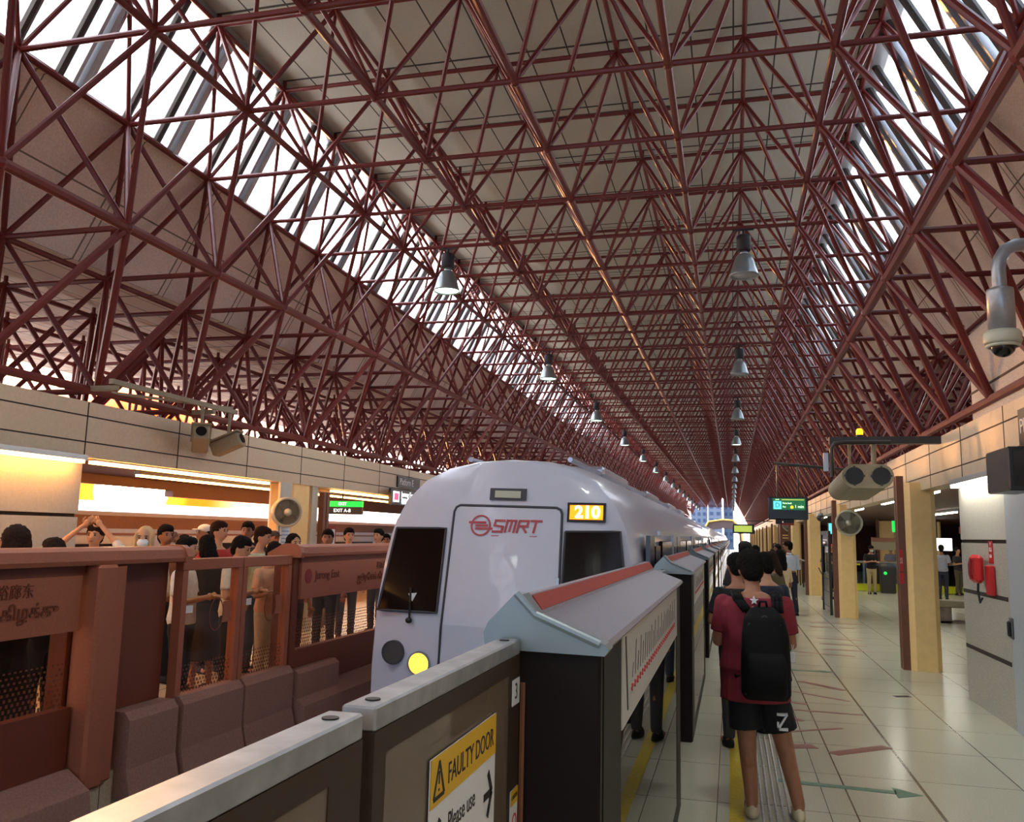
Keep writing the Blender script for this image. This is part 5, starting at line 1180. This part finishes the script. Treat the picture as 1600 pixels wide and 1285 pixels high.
# crowd on the left platform
LP = [
 ('person with dark hair close to the glass, farthest left of the left crowd', -4.98, 5.12, 90, 1.72, 0, 'long', 'hair_brown', ('down', 'phone'), BLACK, 'short', BLACK, 'skirt', {}),
 ('person in black whose hair just tops the left screen door cap', -5.35, 5.90, 80, 1.62, 0, 'short', 'hair_brown', ('phone', 'phone'), BLACK, 'short', BLACK, 'long', {}),
 ('person in white shirt with both arms raised behind the head', -6.6, 7.85, 200, 1.74, 2, 'short', 'hair_brown', ('up', 'up'), WHITE, 'rolled', NAVY, 'long', {}),
 ('person in cream headscarf and white face mask', -5.6, 7.35, 205, 1.73, 2, 'hijab', 'hair_black', ('phone', 'phone'), CREAM, 'long', CREAM, 'long', {'hatc': (214, 176, 128), 'mask': True}),
 ('person in brown top right of the cream headscarf', -6.3, 8.63, 240, 1.75, 1, 'short', 'hair_black', ('ear', 'down'), (140, 84, 50), 'short', BLACK, 'long', {}),
 ('person in pale blue shirt with short dark hair behind the crowd', -6.9, 9.83, 200, 1.63, 0, 'short', 'hair_black', ('down', 'down'), BLUEW, 'short', BLACK, 'long', {}),
 ('person wearing a white cap in the left crowd', -7.0, 10.42, 150, 1.77, 1, 'cap', 'hair_black', ('down', 'down'), NAVY, 'short', BLACK, 'long', {'hatc': (226, 226, 222)}),
 ('person with greying hair and red top, head turned right', -6.2, 9.52, 240, 1.81, 2, 'short', 'hair_brown', ('down', 'down'), REDC, 'short', BLACK, 'long', {'look': (0, 30)}),
 ('person in profile at the left end of the glazed leaves', -5.0, 7.18, 285, 1.64, 2, 'short', 'hair_black', ('phone', 'phone'), WHITE, 'short', BLACK, 'long', {}),
 ('person with long dark hair in black behind the nearer glazed leaf', -5.55, 8.36, 60, 1.66, 0, 'long', 'hair_black', ('phone', 'phone'), CHAR, 'short', (60, 46, 44), 'skirt', {'look': (20, 0)}),
 ('person in white tee using a phone behind the nearer glazed leaf', -4.95, 7.94, 280, 1.66, 2, 'short', 'hair_black', ('phone', 'phone'), WHITE, 'short', BLACK, 'long', {'look': (18, 0)}),
 ('tallest person of the left crowd, in charcoal top behind the phone users', -6.5, 10.68, 200, 1.82, 1, 'short', 'hair_black', ('down', 'down'), CHAR, 'short', BLACK, 'long', {}),
 ('person in pale green top with reddish hair near the poster', -5.75, 9.74, 260, 1.76, 2, 'short', 'hair_brown', ('down', 'down'), (196, 206, 170), 'short', DENIM, 'long', {'look': (10, 20)}),
 ('person in dark cap beside the poster', -6.95, 12.2, 240, 1.70, 1, 'cap', 'hair_black', ('down', 'down'), BLACK, 'short', BLACK, 'long', {'hatc': CHAR}),
 ('person in patterned blouse behind the farther glazed leaf', -4.98, 8.68, 260, 1.60, 2, 'short', 'hair_black', ('fold', 'phone'), (216, 176, 150), 'short', (200, 190, 170), 'long', {'look': (20, 0)}),
 ('person with shoulder-length hair in dark top at the housing end', -5.1, 9.41, 240, 1.68, 2, 'long', 'hair_black', ('down', 'phone'), (96, 60, 56), 'short', (70, 50, 46), 'long', {}),
 ('person in black seen over the second left housing, left one', -5.6, 11.32, 200, 1.74, 1, 'short', 'hair_black', ('down', 'down'), BLACK, 'short', BLACK, 'long', {}),
 ('person with dark hair seen over the second left housing, middle one', -6.1, 13.1, 220, 1.77, 2, 'short', 'hair_black', ('down', 'down'), BLACK, 'short', NAVY, 'long', {}),
 ('person in white and pink seen beside the train nose', -6.0, 14.09, 170, 1.77, 2, 'short', 'hair_black', ('phone', 'down'), (220, 196, 200), 'short', NAVY, 'long', {}),
 ('person with dark hair against the train nose edge', -6.4, 15.4, 200, 1.68, 1, 'short', 'hair_black', ('down', 'down'), BLACK, 'short', NAVY, 'long', {}),
]
for lab, x, y, hd, h, sk, hr, hc, ar, tp, sl_, lg, lk, kw in LP:
    person(lab, x, y, hd, h, sk, hr, hc, ar, tp, sl_, lg, lk, LEFTG, vox=.017, z=.10, **kw)
